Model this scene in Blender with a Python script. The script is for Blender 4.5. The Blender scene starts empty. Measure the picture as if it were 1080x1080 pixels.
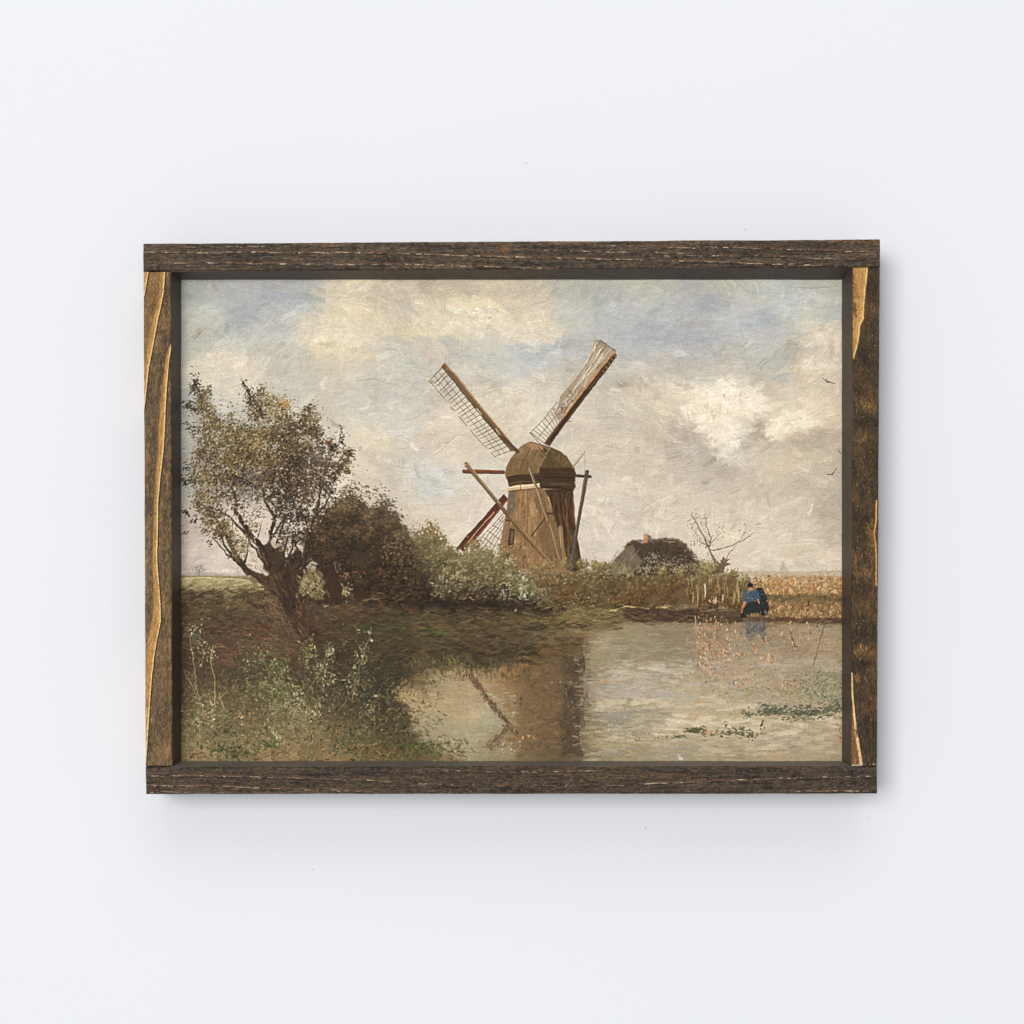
import bpy, math, numpy as np
# ------------------------------------------------------------------ camera, light, exposure
# one length unit of the layout is 0.65 mm; positions are (right, down) on the frame's front, plus depth into the wall
U = .00065; VX, VY, D = 540., 632., 1900.
C = bpy.context.scene.collection; sc = bpy.context.scene
def W(px, py, dep=0.):
    k = (D+dep)/D
    return ((VX+(px-VX)*k-540)*U, dep*U, (540-(VY+(py-VY)*k))*U)
cam = bpy.data.objects.new('camera', bpy.data.cameras.new('camera')); C.objects.link(cam); sc.camera = cam
cam.location = ((VX-540)*U, -D*U, (540-VY)*U); cam.rotation_euler = (math.radians(90), 0, 0)
cam.data.sensor_width = 36; cam.data.lens = 36*D/1080; cam.data.shift_x = (540-VX)/1080; cam.data.shift_y = (VY-540)/1080
cam.data.clip_start = .05; cam.data.clip_end = 60
world = bpy.data.worlds.new('World'); sc.world = world; world.use_nodes = True
bg = world.node_tree.nodes['Background']; bg.inputs[0].default_value = (.94, .955, 1., 1); bg.inputs[1].default_value = .415
def lamp(name, loc, size, power, col, aim=(0, 0, 0)):
    l = bpy.data.lights.new(name, 'AREA'); l.shape = 'RECTANGLE'; l.size, l.size_y = size; l.energy = power; l.color = col
    o = bpy.data.objects.new(name, l); C.objects.link(o); o.location = loc
    d = [a-b for a, b in zip(aim, loc)]
    from mathutils import Vector
    o.rotation_euler = Vector(d).to_track_quat('-Z', 'Y').to_euler(); return o
lamp('window_light', (-4.25, -11.9, 1.5), (5.8, 5.8), 1185, (1., .985, .965))
lamp('ceiling_light', (.4, -5.2, 7.4), (7.2, 4.8), 160, (1., .99, .98))
sc.view_settings.view_transform = 'Standard'; sc.view_settings.look = 'None'; sc.view_settings.gamma = 1; sc.view_settings.exposure = 0; sc.view_settings.use_curve_mapping = False
# ------------------------------------------------------------------ paint engine
# A small brush engine: it lays strokes of colour on a grid whose values become the
# colour and the relief of the painted panel and of the stained wood.
class Paint:
    def __init__(s, x0, y0, x1, y1, S, seed=1):
        s.x0, s.y0, s.S = x0, y0, S
        s.W = int(round((x1-x0)*S)); s.H = int(round((y1-y0)*S))
        s.a = np.zeros((s.H, s.W, 3), np.float32); s.h = np.zeros((s.H, s.W), np.float32)
        s.r = np.random.RandomState(seed); s.streak = .22
        yy, xx = np.mgrid[0:s.H, 0:s.W]
        s.X = (x0+(xx+.5)/S).astype(np.float32); s.Y = (y0+(yy+.5)/S).astype(np.float32)
        s.br = [np.convolve(s.r.rand(80), np.ones(k)/k, 'same') for k in (2, 2, 3, 3, 4) for _ in (0, 1, 2)]
    def noise(s, cell, ax=1., ay=1., seed=0):
        r = np.random.RandomState(seed+int(cell*7)); w, h = s.W/s.S/(cell*ax), s.H/s.S/(cell*ay)
        g = r.rand(int(h)+3, int(w)+3).astype(np.float32)
        fx = np.linspace(0, w, s.W, dtype=np.float32); fy = np.linspace(0, h, s.H, dtype=np.float32)
        ix, iy = fx.astype(int), fy.astype(int); tx, ty = fx-ix, fy-iy
        tx = tx*tx*(3-2*tx); ty = (ty*ty*(3-2*ty))[:, None]
        A = g[iy][:, ix]*(1-tx)+g[iy][:, ix+1]*tx; B = g[iy+1][:, ix]*(1-tx)+g[iy+1][:, ix+1]*tx
        return A*(1-ty)+B*ty
    def fbm(s, cell, n=4, ax=1., ay=1., seed=0):
        t = 0; w = 0
        for i in range(n):
            t = t+s.noise(cell/2**i, ax, ay, seed+i*11)*.6**i; w += .6**i
        return t/w
    def box(s, xa, ya, xb, yb):
        i0 = max(0, int((xa-s.x0)*s.S)); i1 = min(s.W, int((xb-s.x0)*s.S)+2)
        j0 = max(0, int((ya-s.y0)*s.S)); j1 = min(s.H, int((yb-s.y0)*s.S)+2)
        return (j0, j1, i0, i1) if i1 > i0 and j1 > j0 else None
    def at(s, x, y, src=None):
        src = s.a if src is None else src
        return src[min(s.H-1, max(0, int((y-s.y0)*s.S))), min(s.W-1, max(0, int((x-s.x0)*s.S)))]
    def mix(s, b, m, col, hh=0.):
        j0, j1, i0, i1 = b; m3 = m[..., None]
        A = s.a[j0:j1, i0:i1]; A += (np.asarray(col, np.float32)-A)*m3
        if hh: s.h[j0:j1, i0:i1] += (hh-s.h[j0:j1, i0:i1]*.6)*m
    def field(s, pts, p=3.):
        """smooth colour ground blended from colour notes (x, y, r, g, b)"""
        q = 8; xs = s.X[::q, ::q]; ys = s.Y[::q, ::q]; num = 0; den = 0
        for x, y, r_, g, b in pts:
            w = 1./(((xs-x)**2+((ys-y)*1.25)**2)+60.)**(p/2); num = num+w[..., None]*np.array((r_, g, b))/255.; den = den+w
        L = num/den[..., None]
        fy = np.clip((np.arange(s.H)-(0))/q, 0, L.shape[0]-1.001); fx = np.clip(np.arange(s.W)/q, 0, L.shape[1]-1.001)
        iy, ix = fy.astype(int), fx.astype(int); ty = (fy-iy)[:, None, None]; tx = (fx-ix)[None, :, None]
        return ((L[iy][:, ix]*(1-tx)+L[iy][:, ix+1]*tx)*(1-ty)+(L[iy+1][:, ix]*(1-tx)+L[iy+1][:, ix+1]*tx)*ty).astype(np.float32)
    def blob(s, x, y, rx, ry, col, al=1., ang=0., p=2.):
        R = max(rx, ry)*1.9; b = s.box(x-R, y-R, x+R, y+R)
        if not b: return
        j0, j1, i0, i1 = b; dx = s.X[j0:j1, i0:i1]-x; dy = s.Y[j0:j1, i0:i1]-y; c, n = math.cos(ang), math.sin(ang)
        d = (((dx*c+dy*n)/rx)**2+((dy*c-dx*n)/ry)**2)
        s.mix(b, al*np.exp(-d**(p/2)), np.array(col)/255.)
    def mask(s, pts, soft=.5):
        xs = [p[0] for p in pts]; ys = [p[1] for p in pts]; b = s.box(min(xs)-soft*2-1, min(ys)-soft*2-1, max(xs)+soft*2+1, max(ys)+soft*2+1)
        if not b: return None, None
        j0, j1, i0, i1 = b; x = s.X[j0:j1, i0:i1]; y = s.Y[j0:j1, i0:i1]
        ins = np.zeros(x.shape, bool); dm = np.full(x.shape, 1e9, np.float32); n = len(pts)
        for k in range(n):
            (ax, ay), (bx, by) = pts[k], pts[(k+1) % n]
            if ay != by: ins ^= ((ay > y) != (by > y)) & (x < (bx-ax)*(y-ay)/(by-ay)+ax)
            l2 = (bx-ax)**2+(by-ay)**2+1e-9; t = np.clip(((x-ax)*(bx-ax)+(y-ay)*(by-ay))/l2, 0, 1)
            dm = np.minimum(dm, np.hypot(x-ax-t*(bx-ax), y-ay-t*(by-ay)))
        return b, np.clip(.5+np.where(ins, dm, -dm)/(2*soft), 0, 1).astype(np.float32)
    def poly(s, pts, col, al=1., soft=.5, var=.04, hh=.2, rough=0.):
        if rough:
            q = []; n = len(pts)
            for k in range(n):
                (ax, ay), (bx, by) = pts[k], pts[(k+1) % n]; m = max(1, int(math.hypot(bx-ax, by-ay)/3))
                for t in range(m): q.append((ax+(bx-ax)*t/m+s.r.randn()*rough, ay+(by-ay)*t/m+s.r.randn()*rough))
            pts = q
        b, m = s.mask(pts, soft)
        if b: 
            c = np.array(col)/255.*(1+var*s.r.randn(*m.shape)[..., None]); s.mix(b, m*al, c, hh)
    def line(s, pts, w0, w1, col, al=1., jit=0., hh=.3, brk=0.):
        n = len(pts)-1; L = [math.hypot(pts[k+1][0]-pts[k][0], pts[k+1][1]-pts[k][1]) for k in range(n)]; T = sum(L); acc = 0
        if jit:
            P = [pts[0]]
            for k in range(n):
                m = max(1, int(L[k]/6))
                for t in range(1, m+1):
                    f = t/m; e = 0 if (t == m and k == n-1) else jit
                    P.append((pts[k][0]+(pts[k+1][0]-pts[k][0])*f+s.r.randn()*e, pts[k][1]+(pts[k+1][1]-pts[k][1])*f+s.r.randn()*e))
            return s.line(P, w0, w1, col, al, 0, hh, brk)
        for k in range(n):
            (ax, ay), (bx, by) = pts[k], pts[k+1]; wa = w0+(w1-w0)*acc/T; acc += L[k]; wb = w0+(w1-w0)*acc/T
            if brk and s.r.rand() < brk: continue
            R = max(wa, wb); b = s.box(min(ax, bx)-R-1, min(ay, by)-R-1, max(ax, bx)+R+1, max(ay, by)+R+1)
            if not b: continue
            j0, j1, i0, i1 = b; x = s.X[j0:j1, i0:i1]; y = s.Y[j0:j1, i0:i1]
            t = np.clip(((x-ax)*(bx-ax)+(y-ay)*(by-ay))/(L[k]**2+1e-9), 0, 1); w = (wa+(wb-wa)*t)/2
            d = np.hypot(x-ax-t*(bx-ax), y-ay-t*(by-ay)); m = np.clip((w-d)*s.S*.8+.5, 0, 1)*np.clip(w*2*s.S*.8, 0, 1)
            s.mix(b, m*al, np.array(col)/255.*(1+.05*s.r.randn()), hh)
    def stroke(s, x, y, L, W, ang, col, al=.9, curve=0., hh=.5):
        R = L*.5+W; b = s.box(x-R, y-R, x+R, y+R)
        if not b: return
        j0, j1, i0, i1 = b; c, n = math.cos(ang), math.sin(ang)
        dx = s.X[j0:j1, i0:i1]-x; dy = s.Y[j0:j1, i0:i1]-y; u = (dx*c+dy*n)/(L*.5); v = (dy*c-dx*n)/(W*.5)
        if curve: v = v+curve*(u*u-.4)*L/W
        g = s.br[s.r.randint(len(s.br))]; k = (v*8+32+s.r.randint(9)).astype(int).clip(0, 79); bri = g[k]
        m = np.clip((1-np.abs(v))*W*.5*s.S*1.1+.35, 0, 1)*(np.abs(v) < 1.15)*np.clip((1-np.abs(u)-(bri-.5)*.35)*3.4, 0, 1)
        m = m*al*np.clip(.55+bri*.9, 0, 1)
        s.mix(b, m, np.asarray(col, np.float32)*(1+s.streak*(bri[..., None]-.5)), hh)
        if hh: s.h[j0:j1, i0:i1] += (bri-.5)*m*hh*.9
    def cover(s, n, fn, ref, Ls, Ws, ang, jc=.02, al=.9, spread=2., curve=.12, hh=.5, region=None):
        """n strokes over region, each taking the colour of the ground near it"""
        xa, ya, xb, yb = region or (s.x0, s.y0, s.x0+s.W/s.S, s.y0+s.H/s.S)
        for _ in range(n):
            x = s.r.uniform(xa, xb); y = s.r.uniform(ya, yb)
            if fn and not fn(x, y): continue
            c = s.at(x+s.r.randn()*spread, y+s.r.randn()*spread*.7, ref)*(1+jc*s.r.randn()+jc*.22*s.r.randn(3))
            a_ = ang(x, y) if callable(ang) else ang
            s.stroke(x, y, s.r.uniform(*Ls), s.r.uniform(*Ws), a_+s.r.randn()*.25, c, al*s.r.uniform(.6, 1), s.r.uniform(-curve, curve), hh)
    def dabs(s, n, cx, cy, rx, ry, cols, L=(1.6, 3.6), W=(.9, 1.9), al=.9, ang=None, dist='n', hh=.5, jc=.09):
        for _ in range(n):
            if dist == 'n': x = cx+s.r.randn()*rx; y = cy+s.r.randn()*ry
            else:
                t = s.r.rand()*6.283; q = math.sqrt(s.r.rand()); x = cx+math.cos(t)*rx*q; y = cy+math.sin(t)*ry*q
            c = np.array(cols[s.r.randint(len(cols))])/255.*(1+jc*s.r.randn())
            s.stroke(x, y, s.r.uniform(*L), s.r.uniform(*W), (s.r.uniform(-1.6, 1.6) if ang is None else ang+s.r.randn()*.35), c, al*s.r.uniform(.7, 1), 0, hh)
    def crisp(s, amt, k=2):
        b = s.a.copy()
        for _ in range(k):
            for ax in (0, 1): b = (np.roll(b, 1, ax)+2*b+np.roll(b, -1, ax))/4
        d = s.a-b; d[:2] = 0; d[-2:] = 0; d[:, :2] = 0; d[:, -2:] = 0; s.a = np.clip(s.a+amt*d, .012, 1)
    def box_dabs(s, n, xa, ya, xb, yb, cols, **k):
        for _ in range(n): s.dabs(1, s.r.uniform(xa, xb), s.r.uniform(ya, yb), .01, .01, cols, **k)

def inpoly(P, x, y):
    c = False
    for k in range(len(P)):
        (ax, ay), (bx, by) = P[k-1], P[k]
        if (ay > y) != (by > y) and x < (bx-ax)*(y-ay)/(by-ay)+ax: c = not c
    return c
def lerp_line(P, x):
    for k in range(len(P)-1):
        if P[k][0] <= x <= P[k+1][0]: return P[k][1]+(P[k+1][1]-P[k][1])*(x-P[k][0])/(P[k+1][0]-P[k][0])
    return P[0][1] if x < P[0][0] else P[-1][1]

SKY = [  # colour notes of the sky
 (195,300,168,171,160),(195,360,172,172,160),(195,430,170,169,158),(195,500,165,162,150),(195,560,178,168,155),(200,590,182,170,158),
 (225,300,180,181,170),(225,340,186,186,172),(225,385,196,189,168),(225,430,186,183,168),(235,590,200,186,170),(240,570,205,190,172),
 (255,300,176,181,176),(258,335,166,171,170),(258,365,186,185,170),(256,400,198,190,170),(285,300,172,178,172),(288,316,168,178,184),(292,340,178,178,170),
 (300,370,186,183,168),(310,395,184,181,168),(320,300,182,185,176),(330,318,170,175,168),(325,345,200,192,168),(345,365,205,194,166),(352,390,196,188,168),
 (350,315,214,203,172),(362,345,214,201,168),(378,370,206,195,168),(345,440,194,188,170),(380,300,216,204,172),(395,320,206,194,166),(410,300,198,186,160),
 (430,322,202,192,168),(440,345,208,197,168),(425,375,186,184,170),(400,400,188,185,172),(380,430,190,186,172),(395,460,204,194,170),(380,485,198,188,166),
 (460,305,194,184,160),(470,325,208,196,168),(478,340,222,208,176),(500,332,226,212,180),(520,330,216,203,172),(505,305,198,188,164),(540,305,202,190,166),
 (455,375,196,188,170),(480,365,182,181,170),(515,362,190,186,170),(530,385,184,183,172),(560,345,212,200,172),(575,355,208,200,178),(545,330,200,190,168),
 (570,310,198,188,166),(595,300,186,184,170),(600,325,184,184,172),(590,365,178,180,174),(560,380,180,182,176),(490,400,192,186,170),(510,425,202,193,170),
 (530,450,200,190,168),(550,430,202,194,172),(570,410,196,189,170),(600,395,186,182,168),(440,410,190,186,172),(430,445,190,186,172),(460,450,198,188,168),
 (480,470,202,190,168),(440,490,192,187,174),(455,512,186,186,178),(420,520,196,187,168),(480,510,192,187,174),(500,530,200,191,172),(470,545,202,192,172),
 (430,540,196,186,166),(400,510,192,182,162),(500,560,204,194,176),(520,500,200,192,174),(450,555,200,188,168),
 (625,300,180,180,166),(640,318,176,180,172),(655,340,176,178,172),(680,355,168,173,174),(700,345,170,175,174),(720,352,164,171,176),(735,360,168,173,174),
 (670,300,188,186,170),(700,300,186,185,170),(735,320,166,172,172),(748,322,160,167,170),(720,335,178,180,172),(690,322,180,181,172),(760,300,190,188,172),
 (770,335,178,181,174),(795,338,168,175,178),(810,345,172,178,178),(800,310,186,187,174),(835,315,180,184,176),(850,312,188,190,178),(880,305,186,187,172),
 (880,330,180,182,172),(860,340,190,186,168),(868,352,206,196,174),(880,370,198,186,166),(840,335,184,186,174),(830,360,180,178,166),(815,380,178,178,168),
 (790,365,178,176,166),(760,370,180,177,166),(735,385,184,178,164),(700,380,182,178,166),(665,370,178,179,172),(650,400,184,179,164),(640,430,192,184,166),
 (680,410,196,186,166),(710,425,200,190,168),(650,470,198,188,168),(620,440,198,189,170),(700,460,190,179,158),(690,490,196,186,166),(640,520,200,191,172),
 (620,560,202,192,174),(660,550,200,191,172),(700,530,198,188,168),(730,560,202,191,170),(715,450,182,172,154),(722,462,172,163,148),(735,470,176,168,154),
 (750,485,178,170,154),(765,498,186,177,160),(790,520,192,182,162),(820,500,192,180,158),(850,510,190,179,158),(870,530,182,172,152),(880,560,190,180,160),
 (840,560,200,189,168),(800,560,202,191,170),(770,545,200,189,168),(760,580,206,194,172),(820,590,204,192,170),(870,595,202,190,168),(700,560,202,191,172),
 (725,435,208,198,172),(745,430,216,206,180),(765,418,222,212,186),(775,430,224,214,188),(790,420,218,207,182),(750,450,212,203,180),(765,460,206,200,182),
 (760,475,200,194,178),(780,450,206,198,178),(800,455,172,164,148),(795,470,190,180,160),(815,455,220,208,180),(830,445,214,202,174),(845,440,208,196,170),
 (860,440,206,193,168),(840,455,190,176,154),(865,460,180,168,148),(880,480,184,173,152),(830,475,186,174,152),(860,400,196,184,162),(880,400,200,188,166),
 (850,390,206,194,168),(875,385,208,196,170),(830,410,194,184,164),(800,400,186,180,164),(870,430,204,190,166),(885,500,190,180,160)]
LAND = [  # colour notes of the meadow, bank, hedge ground
 (195,607,160,146,110),(220,611,158,150,108),(245,610,152,144,100),(270,618,132,124,84),(195,620,112,104,70),(230,622,124,114,74),(260,630,106,94,62),
 (290,640,92,76,50),(195,640,84,70,46),(230,640,80,64,42),(210,665,78,58,42),(250,655,82,60,42),(270,670,88,62,42),(240,685,96,62,44),(200,690,76,60,42),
 (290,680,88,66,46),(320,690,86,62,42),(330,670,70,52,36),(300,700,78,64,42),(260,710,76,66,42),(220,720,80,68,46),(200,735,80,66,44),(250,740,80,72,46),
 (290,730,74,66,44),(340,705,72,58,40),(360,690,64,54,36),(380,670,74,60,38),(350,660,72,56,38),(400,655,72,62,38),(430,645,68,68,44),(405,662,66,68,42),
 (450,665,82,76,42),(380,645,84,60,38),(360,640,90,68,42),(400,635,58,44,32),(340,640,80,60,40),(370,725,58,58,42),(390,740,56,60,44),(350,740,66,62,42),
 (400,715,56,58,42),(420,700,62,56,38),(430,690,70,62,40),(400,760,66,60,40),(420,780,84,82,48),(450,790,86,88,50),(430,797,104,90,54),(470,797,110,98,60),
 (380,790,112,90,52),(390,775,92,82,50),(350,770,86,72,44),(320,760,92,82,58),(330,790,100,84,50),(290,780,98,80,48),(300,760,84,74,50),(270,765,84,72,48),
 (240,770,86,76,48),(250,795,80,82,52),(215,780,96,86,54),(195,770,92,82,52),(210,798,110,94,60),(280,798,112,94,58),(310,798,116,94,56),(195,797,98,86,56),
 (200,750,86,76,50),(230,755,96,86,64),(360,797,114,94,54),
 (480,650,76,64,44),(500,642,66,54,38),(530,645,74,62,40),(560,648,100,80,48),(590,650,114,94,54),(620,650,112,94,56),(650,652,108,90,54),(600,640,112,106,66),
 (575,640,116,114,76),(640,644,136,120,72),(540,655,98,80,48),(520,660,88,76,46),(490,665,88,78,46),(460,675,84,76,46),(500,678,84,72,44),(540,672,84,72,46),
 (560,665,104,86,52),(590,660,112,90,54),(620,662,118,106,66),(470,690,76,70,46),(500,695,76,66,44),(525,692,72,60,42),(445,700,84,74,46)]
WATER = [
 (440,715,118,100,70),(460,715,142,128,96),(480,720,158,142,112),(500,722,160,146,116),(450,740,158,142,112),(480,745,162,150,120),(505,750,166,156,128),
 (460,765,156,146,118),(490,780,160,152,126),(520,760,152,148,122),(515,730,152,132,100),(530,725,144,120,86),(535,745,134,112,80),(525,790,146,136,110),
 (500,795,150,142,116),(545,720,130,104,70),(555,740,124,100,66),(550,770,124,104,72),(560,790,118,102,76),(575,720,120,96,64),(580,745,118,94,62),(585,770,110,90,62),
 (575,795,110,96,70),(560,700,112,92,60),(580,685,108,86,56),(605,683,98,80,54),(610,675,112,92,60),(590,790,104,90,68),(600,700,88,72,54),(603,730,86,70,56),
 (603,760,84,70,58),(604,785,96,84,66),(622,690,142,130,106),(622,720,152,142,122),(620,760,130,122,100),(620,790,132,126,106),(640,675,148,134,108),
 (640,690,142,132,108),(660,682,138,128,104),(690,690,138,126,104),(720,680,134,122,100),(700,665,132,122,100),(660,660,138,130,106),(720,662,142,130,108),
 (645,710,158,148,124),(680,710,160,148,124),(720,705,160,148,124),(640,740,162,152,130),(680,730,166,154,132),(720,735,168,158,132),(650,765,146,140,122),
 (690,755,158,146,124),(730,750,164,152,128),(640,785,142,134,110),(670,795,146,138,114),(690,780,158,148,124),(720,790,156,146,122),(660,775,150,142,118),
 (760,670,142,128,106),(760,700,156,142,120),(770,730,160,148,128),(760,755,172,160,132),(790,690,150,138,116),(820,665,146,132,110),(850,680,150,136,114),
 (880,670,148,134,110),(880,700,150,138,118),(830,710,152,140,120),(810,735,152,142,126),(850,740,156,146,126),(790,760,174,160,132),(830,770,164,152,130),
 (870,775,160,148,124),(800,785,160,148,124),(850,790,158,146,122),(750,785,166,154,128),(880,795,156,144,120),(730,770,170,158,132),(770,797,146,138,116)]

def paint_picture(S):
    P = Paint(189, 292.5, 890, 805, S, 7); r = P.r; X, Y = P.X, P.Y
    # ---- ground colours
    sky = P.field(SKY, 4.4); sky += (sky-np.array((.745,.715,.65), np.float32))*.22+.012; n1 = P.fbm(60, 5, 1.5, 1, 3); n2 = P.fbm(16, 4, 1.6, 1, 9)
    g = sky.mean(2, keepdims=True); cool = np.clip((sky[..., 2:3]-sky[..., 0:1])*30+.5, 0, 1); sky = g+(sky-g)*(1-.68*cool)+cool*np.array((.006, .002, -.008), np.float32)
    n3 = P.fbm(24, 4, 1.3, 1, 13)[np.clip((np.arange(P.H)[:, None]+(n1-.5)*60*S), 0, P.H-1).astype(int), np.arange(P.W)[None]]
    sky *= (1+.10*(n3-.5)+.07*(n1-.5)+.09*(n2-.5))[..., None]
    P.a[:] = sky
    na, nb = P.fbm(13, 5, 1.5, 1, 301), P.fbm(30, 3, 1.3, 1, 302)
    for x, y, rx, ry, c, al in [(355,318,22,14,(206,196,172),.5),(374,347,20,17,(214,202,176),.9),(352,345,14,8,(206,194,168),.5),(430,308,56,12,(190,181,162),.8),(425,330,26,9,(184,180,168),.8),(335,320,14,9,(178,180,170),.7),(412,360,26,9,(182,181,171),.7),(495,334,40,11,(224,211,182),.85),(455,335,30,12,(204,192,166),.6),(566,350,24,11,(210,202,180),.8),
          (540,332,24,8,(206,194,168),.5),(240,378,28,8,(206,196,170),.7),(262,392,14,6,(208,198,174),.6),(396,460,22,10,(210,196,166),.6),(560,430,34,14,(204,194,170),.4),(705,432,36,14,(202,192,168),.4),(858,313,15,7,(194,194,180),.8),(866,352,24,8,(210,198,174),.8),(868,386,26,6,(214,202,176),.8),
          (300,400,40,12,(196,190,168),.4),(420,470,40,10,(204,192,166),.4),(500,470,36,12,(202,192,168),.4),(640,470,40,24,(202,192,168),.3),(768,424,38,17,(236,227,206),1.),(748,440,28,13,(226,217,196),.9),(768,464,17,20,(222,214,196),.9),(830,447,28,9,(232,221,196),.95),(855,436,30,7,(210,197,170),.6),
          (720,466,24,12,(176,166,148),.6),(745,484,18,8,(174,165,149),.6),(801,457,11,9,(168,157,140),.7),(788,470,16,7,(170,160,144),.5),(848,468,34,8,(174,162,142),.75),(772,498,40,6,(178,168,150),.7),(872,532,18,18,(174,164,146),.5),(840,510,30,6,(180,168,148),.5),(640,404,26,7,(172,164,146),.4),
          (262,338,20,14,(160,165,166),.6),(300,318,30,9,(164,172,174),.6),(455,514,26,12,(186,186,178),.4),(690,350,54,11,(160,167,170),.7),(745,322,22,8,(154,162,168),.8),(800,338,28,8,(162,169,172),.7),(722,360,34,8,(158,166,172),.6),(590,370,44,9,(172,176,174),.5),(470,363,34,8,(176,178,168),.5),
          (520,378,30,8,(174,177,170),.5),(640,318,26,12,(172,174,168),.5),(215,315,26,20,(172,176,166),.4),(335,300,30,8,(178,180,170),.4),(820,400,34,8,(176,172,158),.5),(690,400,50,10,(182,174,158),.4),(600,395,40,10,(182,178,164),.4),(580,300,30,8,(182,178,164),.4)]:
        d = np.sqrt(((P.X-x)/rx)**2+((P.Y-y)/ry)**2); mk = np.clip((1.02-d+(na-.5)*1.9+(nb-.5)*.6)*3.2, 0, 1)*(d < 2.2); mk = (mk*mk*(3-2*mk)*al*(.92 if y > 400 and x > 700 else .68))[..., None]
        sky = sky*(1-mk)+np.array(c, np.float32)/255.*mk
    def flow(x, y): return .22*math.sin(x*.021+y*.013)+.3*math.sin(y*.037-x*.011)-.05
    ref = sky.copy(); P.streak = .12
    P.cover(1500, lambda x, y: y < 612, ref, (22, 46), (7, 15), flow, .022, .75, 6, .2)
    P.cover(3600, lambda x, y: y < 612, ref, (10, 26), (3.5, 8), flow, .024, .75, 4, .25)
    P.cover(5200, lambda x, y: y < 612, ref, (5, 13), (1.6, 3.6), flow, .03, .6, 2.5, .3)
    CR = [(224,213,190),(217,206,183),(210,199,175)]
    # cream impasto of the clouds
    for x, y, rx, ry, n, a_ in [(352,318,10,9,60,.6),(362,348,10,10,70,.8),(345,335,8,5,34,.2),(380,302,14,4,34,.1),(486,338,14,6,80,-.3),(512,331,11,5,70,-.1),(498,345,9,3,20,.1),
          (560,345,9,6,40,.7),(577,352,8,8,50,.8),(545,350,9,4,22,.1),(395,462,7,6,30,.2),(385,455,4,3,16,.2),(232,375,11,3.5,36,-.4),(252,384,5,4,22,.8),(262,390,6,3,16,0),
          (745,432,13,8,90,-.4),(768,418,12,8,110,.5),(783,428,9,8,80,.9),(758,448,13,8,80,.3),(765,466,9,10,70,1.1),(735,428,9,5,36,-.3),(812,456,6,5,40,-.7),(824,448,9,4,60,-.35),
          (838,437,9,3,36,-.1),(868,350,8,5,50,-.2),(862,356,5,4,20,.4),(868,384,10,2.5,40,0),(852,386,7,3,20,.2),(880,380,4,4,10,.3),(700,470,20,6,4,0),
          (430,322,16,8,28,.2),(405,345,12,6,20,.5),(535,425,12,8,16,.6),(640,540,16,20,14,1.4),(420,300,20,4,18,0)]:
        for _ in range(n):
            c = np.array(CR[r.randint(3)])/255.*((1.07 if x > 720 and 400 < y < 480 else .985)+.03*r.randn())
            P.stroke(x+r.randn()*rx*.75, y+r.randn()*ry*.75, r.uniform(4, 11), r.uniform(2, 4.6), a_+r.randn()*.5, c, r.uniform(.3, .75), r.uniform(-.3, .3), .9)
    # blue and grey scumbles
    for x, y, rx, ry, n, c in [(258,332,9,9,40,(160,166,168)),(288,312,7,4,20,(166,176,184)),(318,316,16,4,30,(160,170,170)),(455,512,12,8,20,(184,186,178)),(748,322,12,5,20,(156,164,168)),
          (720,356,30,7,30,(160,168,174)),(680,352,16,7,40,(162,170,176)),(798,340,14,5,40,(160,170,176)),(585,368,16,5,30,(170,176,178)),(822,398,8,3,14,(168,174,176)),
          (721,462,9,8,24,(172,162,146)),(742,480,10,6,20,(174,165,150)),(800,455,7,7,24,(168,158,141)),(798,448,4,4,8,(156,146,130)),(838,468,20,6,40,(182,168,146)),(765,497,16,4,36,(176,166,150)),
          (868,462,14,5,30,(176,163,142)),(872,535,8,10,30,(176,166,148)),(846,512,8,5,20,(178,166,148)),(832,372,10,5,24,(168,162,148)),(660,405,10,3,14,(160,148,124)),(300,350,14,10,20,(176,178,170)),
          (760,310,50,10,24,(188,188,176)),(615,300,14,9,24,(186,186,174)),(560,376,12,6,18,(172,178,178))]:
        for _ in range(n):
            P.stroke(x+r.randn()*rx*.8, y+r.randn()*ry*.8, r.uniform(5, 14), r.uniform(1.5, 4), flow(x, y)+r.randn()*.4, np.array(c)/255.*(1+.025*r.randn()), r.uniform(.25, .6), r.uniform(-.3, .3), .5)
    # the great cloud keeps its broken rim
    P.dabs(40, 770, 415, 14, 7, [(236,225,200),(230,218,192)], L=(3, 7), W=(1.6, 3), hh=1.2); P.dabs(24, 750, 438, 12, 6, [(232,220,194)], L=(3, 7), W=(1.6, 3), hh=1.2)
    P.dabs(26, 826, 446, 8, 3, [(234,221,194)], L=(3, 8), W=(1, 2), ang=-.4, hh=1.2); P.dabs(26, 512, 331, 9, 4, [(228,215,188)], L=(4, 9), W=(1.6, 3), ang=-.2, hh=1.2)
    # ochre ground breaking through
    P.box_dabs(500, 192, 296, 888, 600, [(188,160,118),(176,150,112),(206,170,128)], L=(1.5, 7), W=(.5, .9), al=.22, ang=0, hh=0)
    P.box_dabs(60, 192, 296, 888, 600, [(120,104,78)], L=(.8, 1.6), W=(.6, 1.1), al=.5, hh=0)
    P.dabs(1, 209.5, 351, .1, .1, [(120,92,62)], L=(3, 3.1), W=(2.4, 2.5)); P.dabs(1, 654, 406, .1, .1, [(128,112,84)], L=(5, 5.1), W=(.8, .9), ang=.2)
    P.streak = .3
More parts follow.
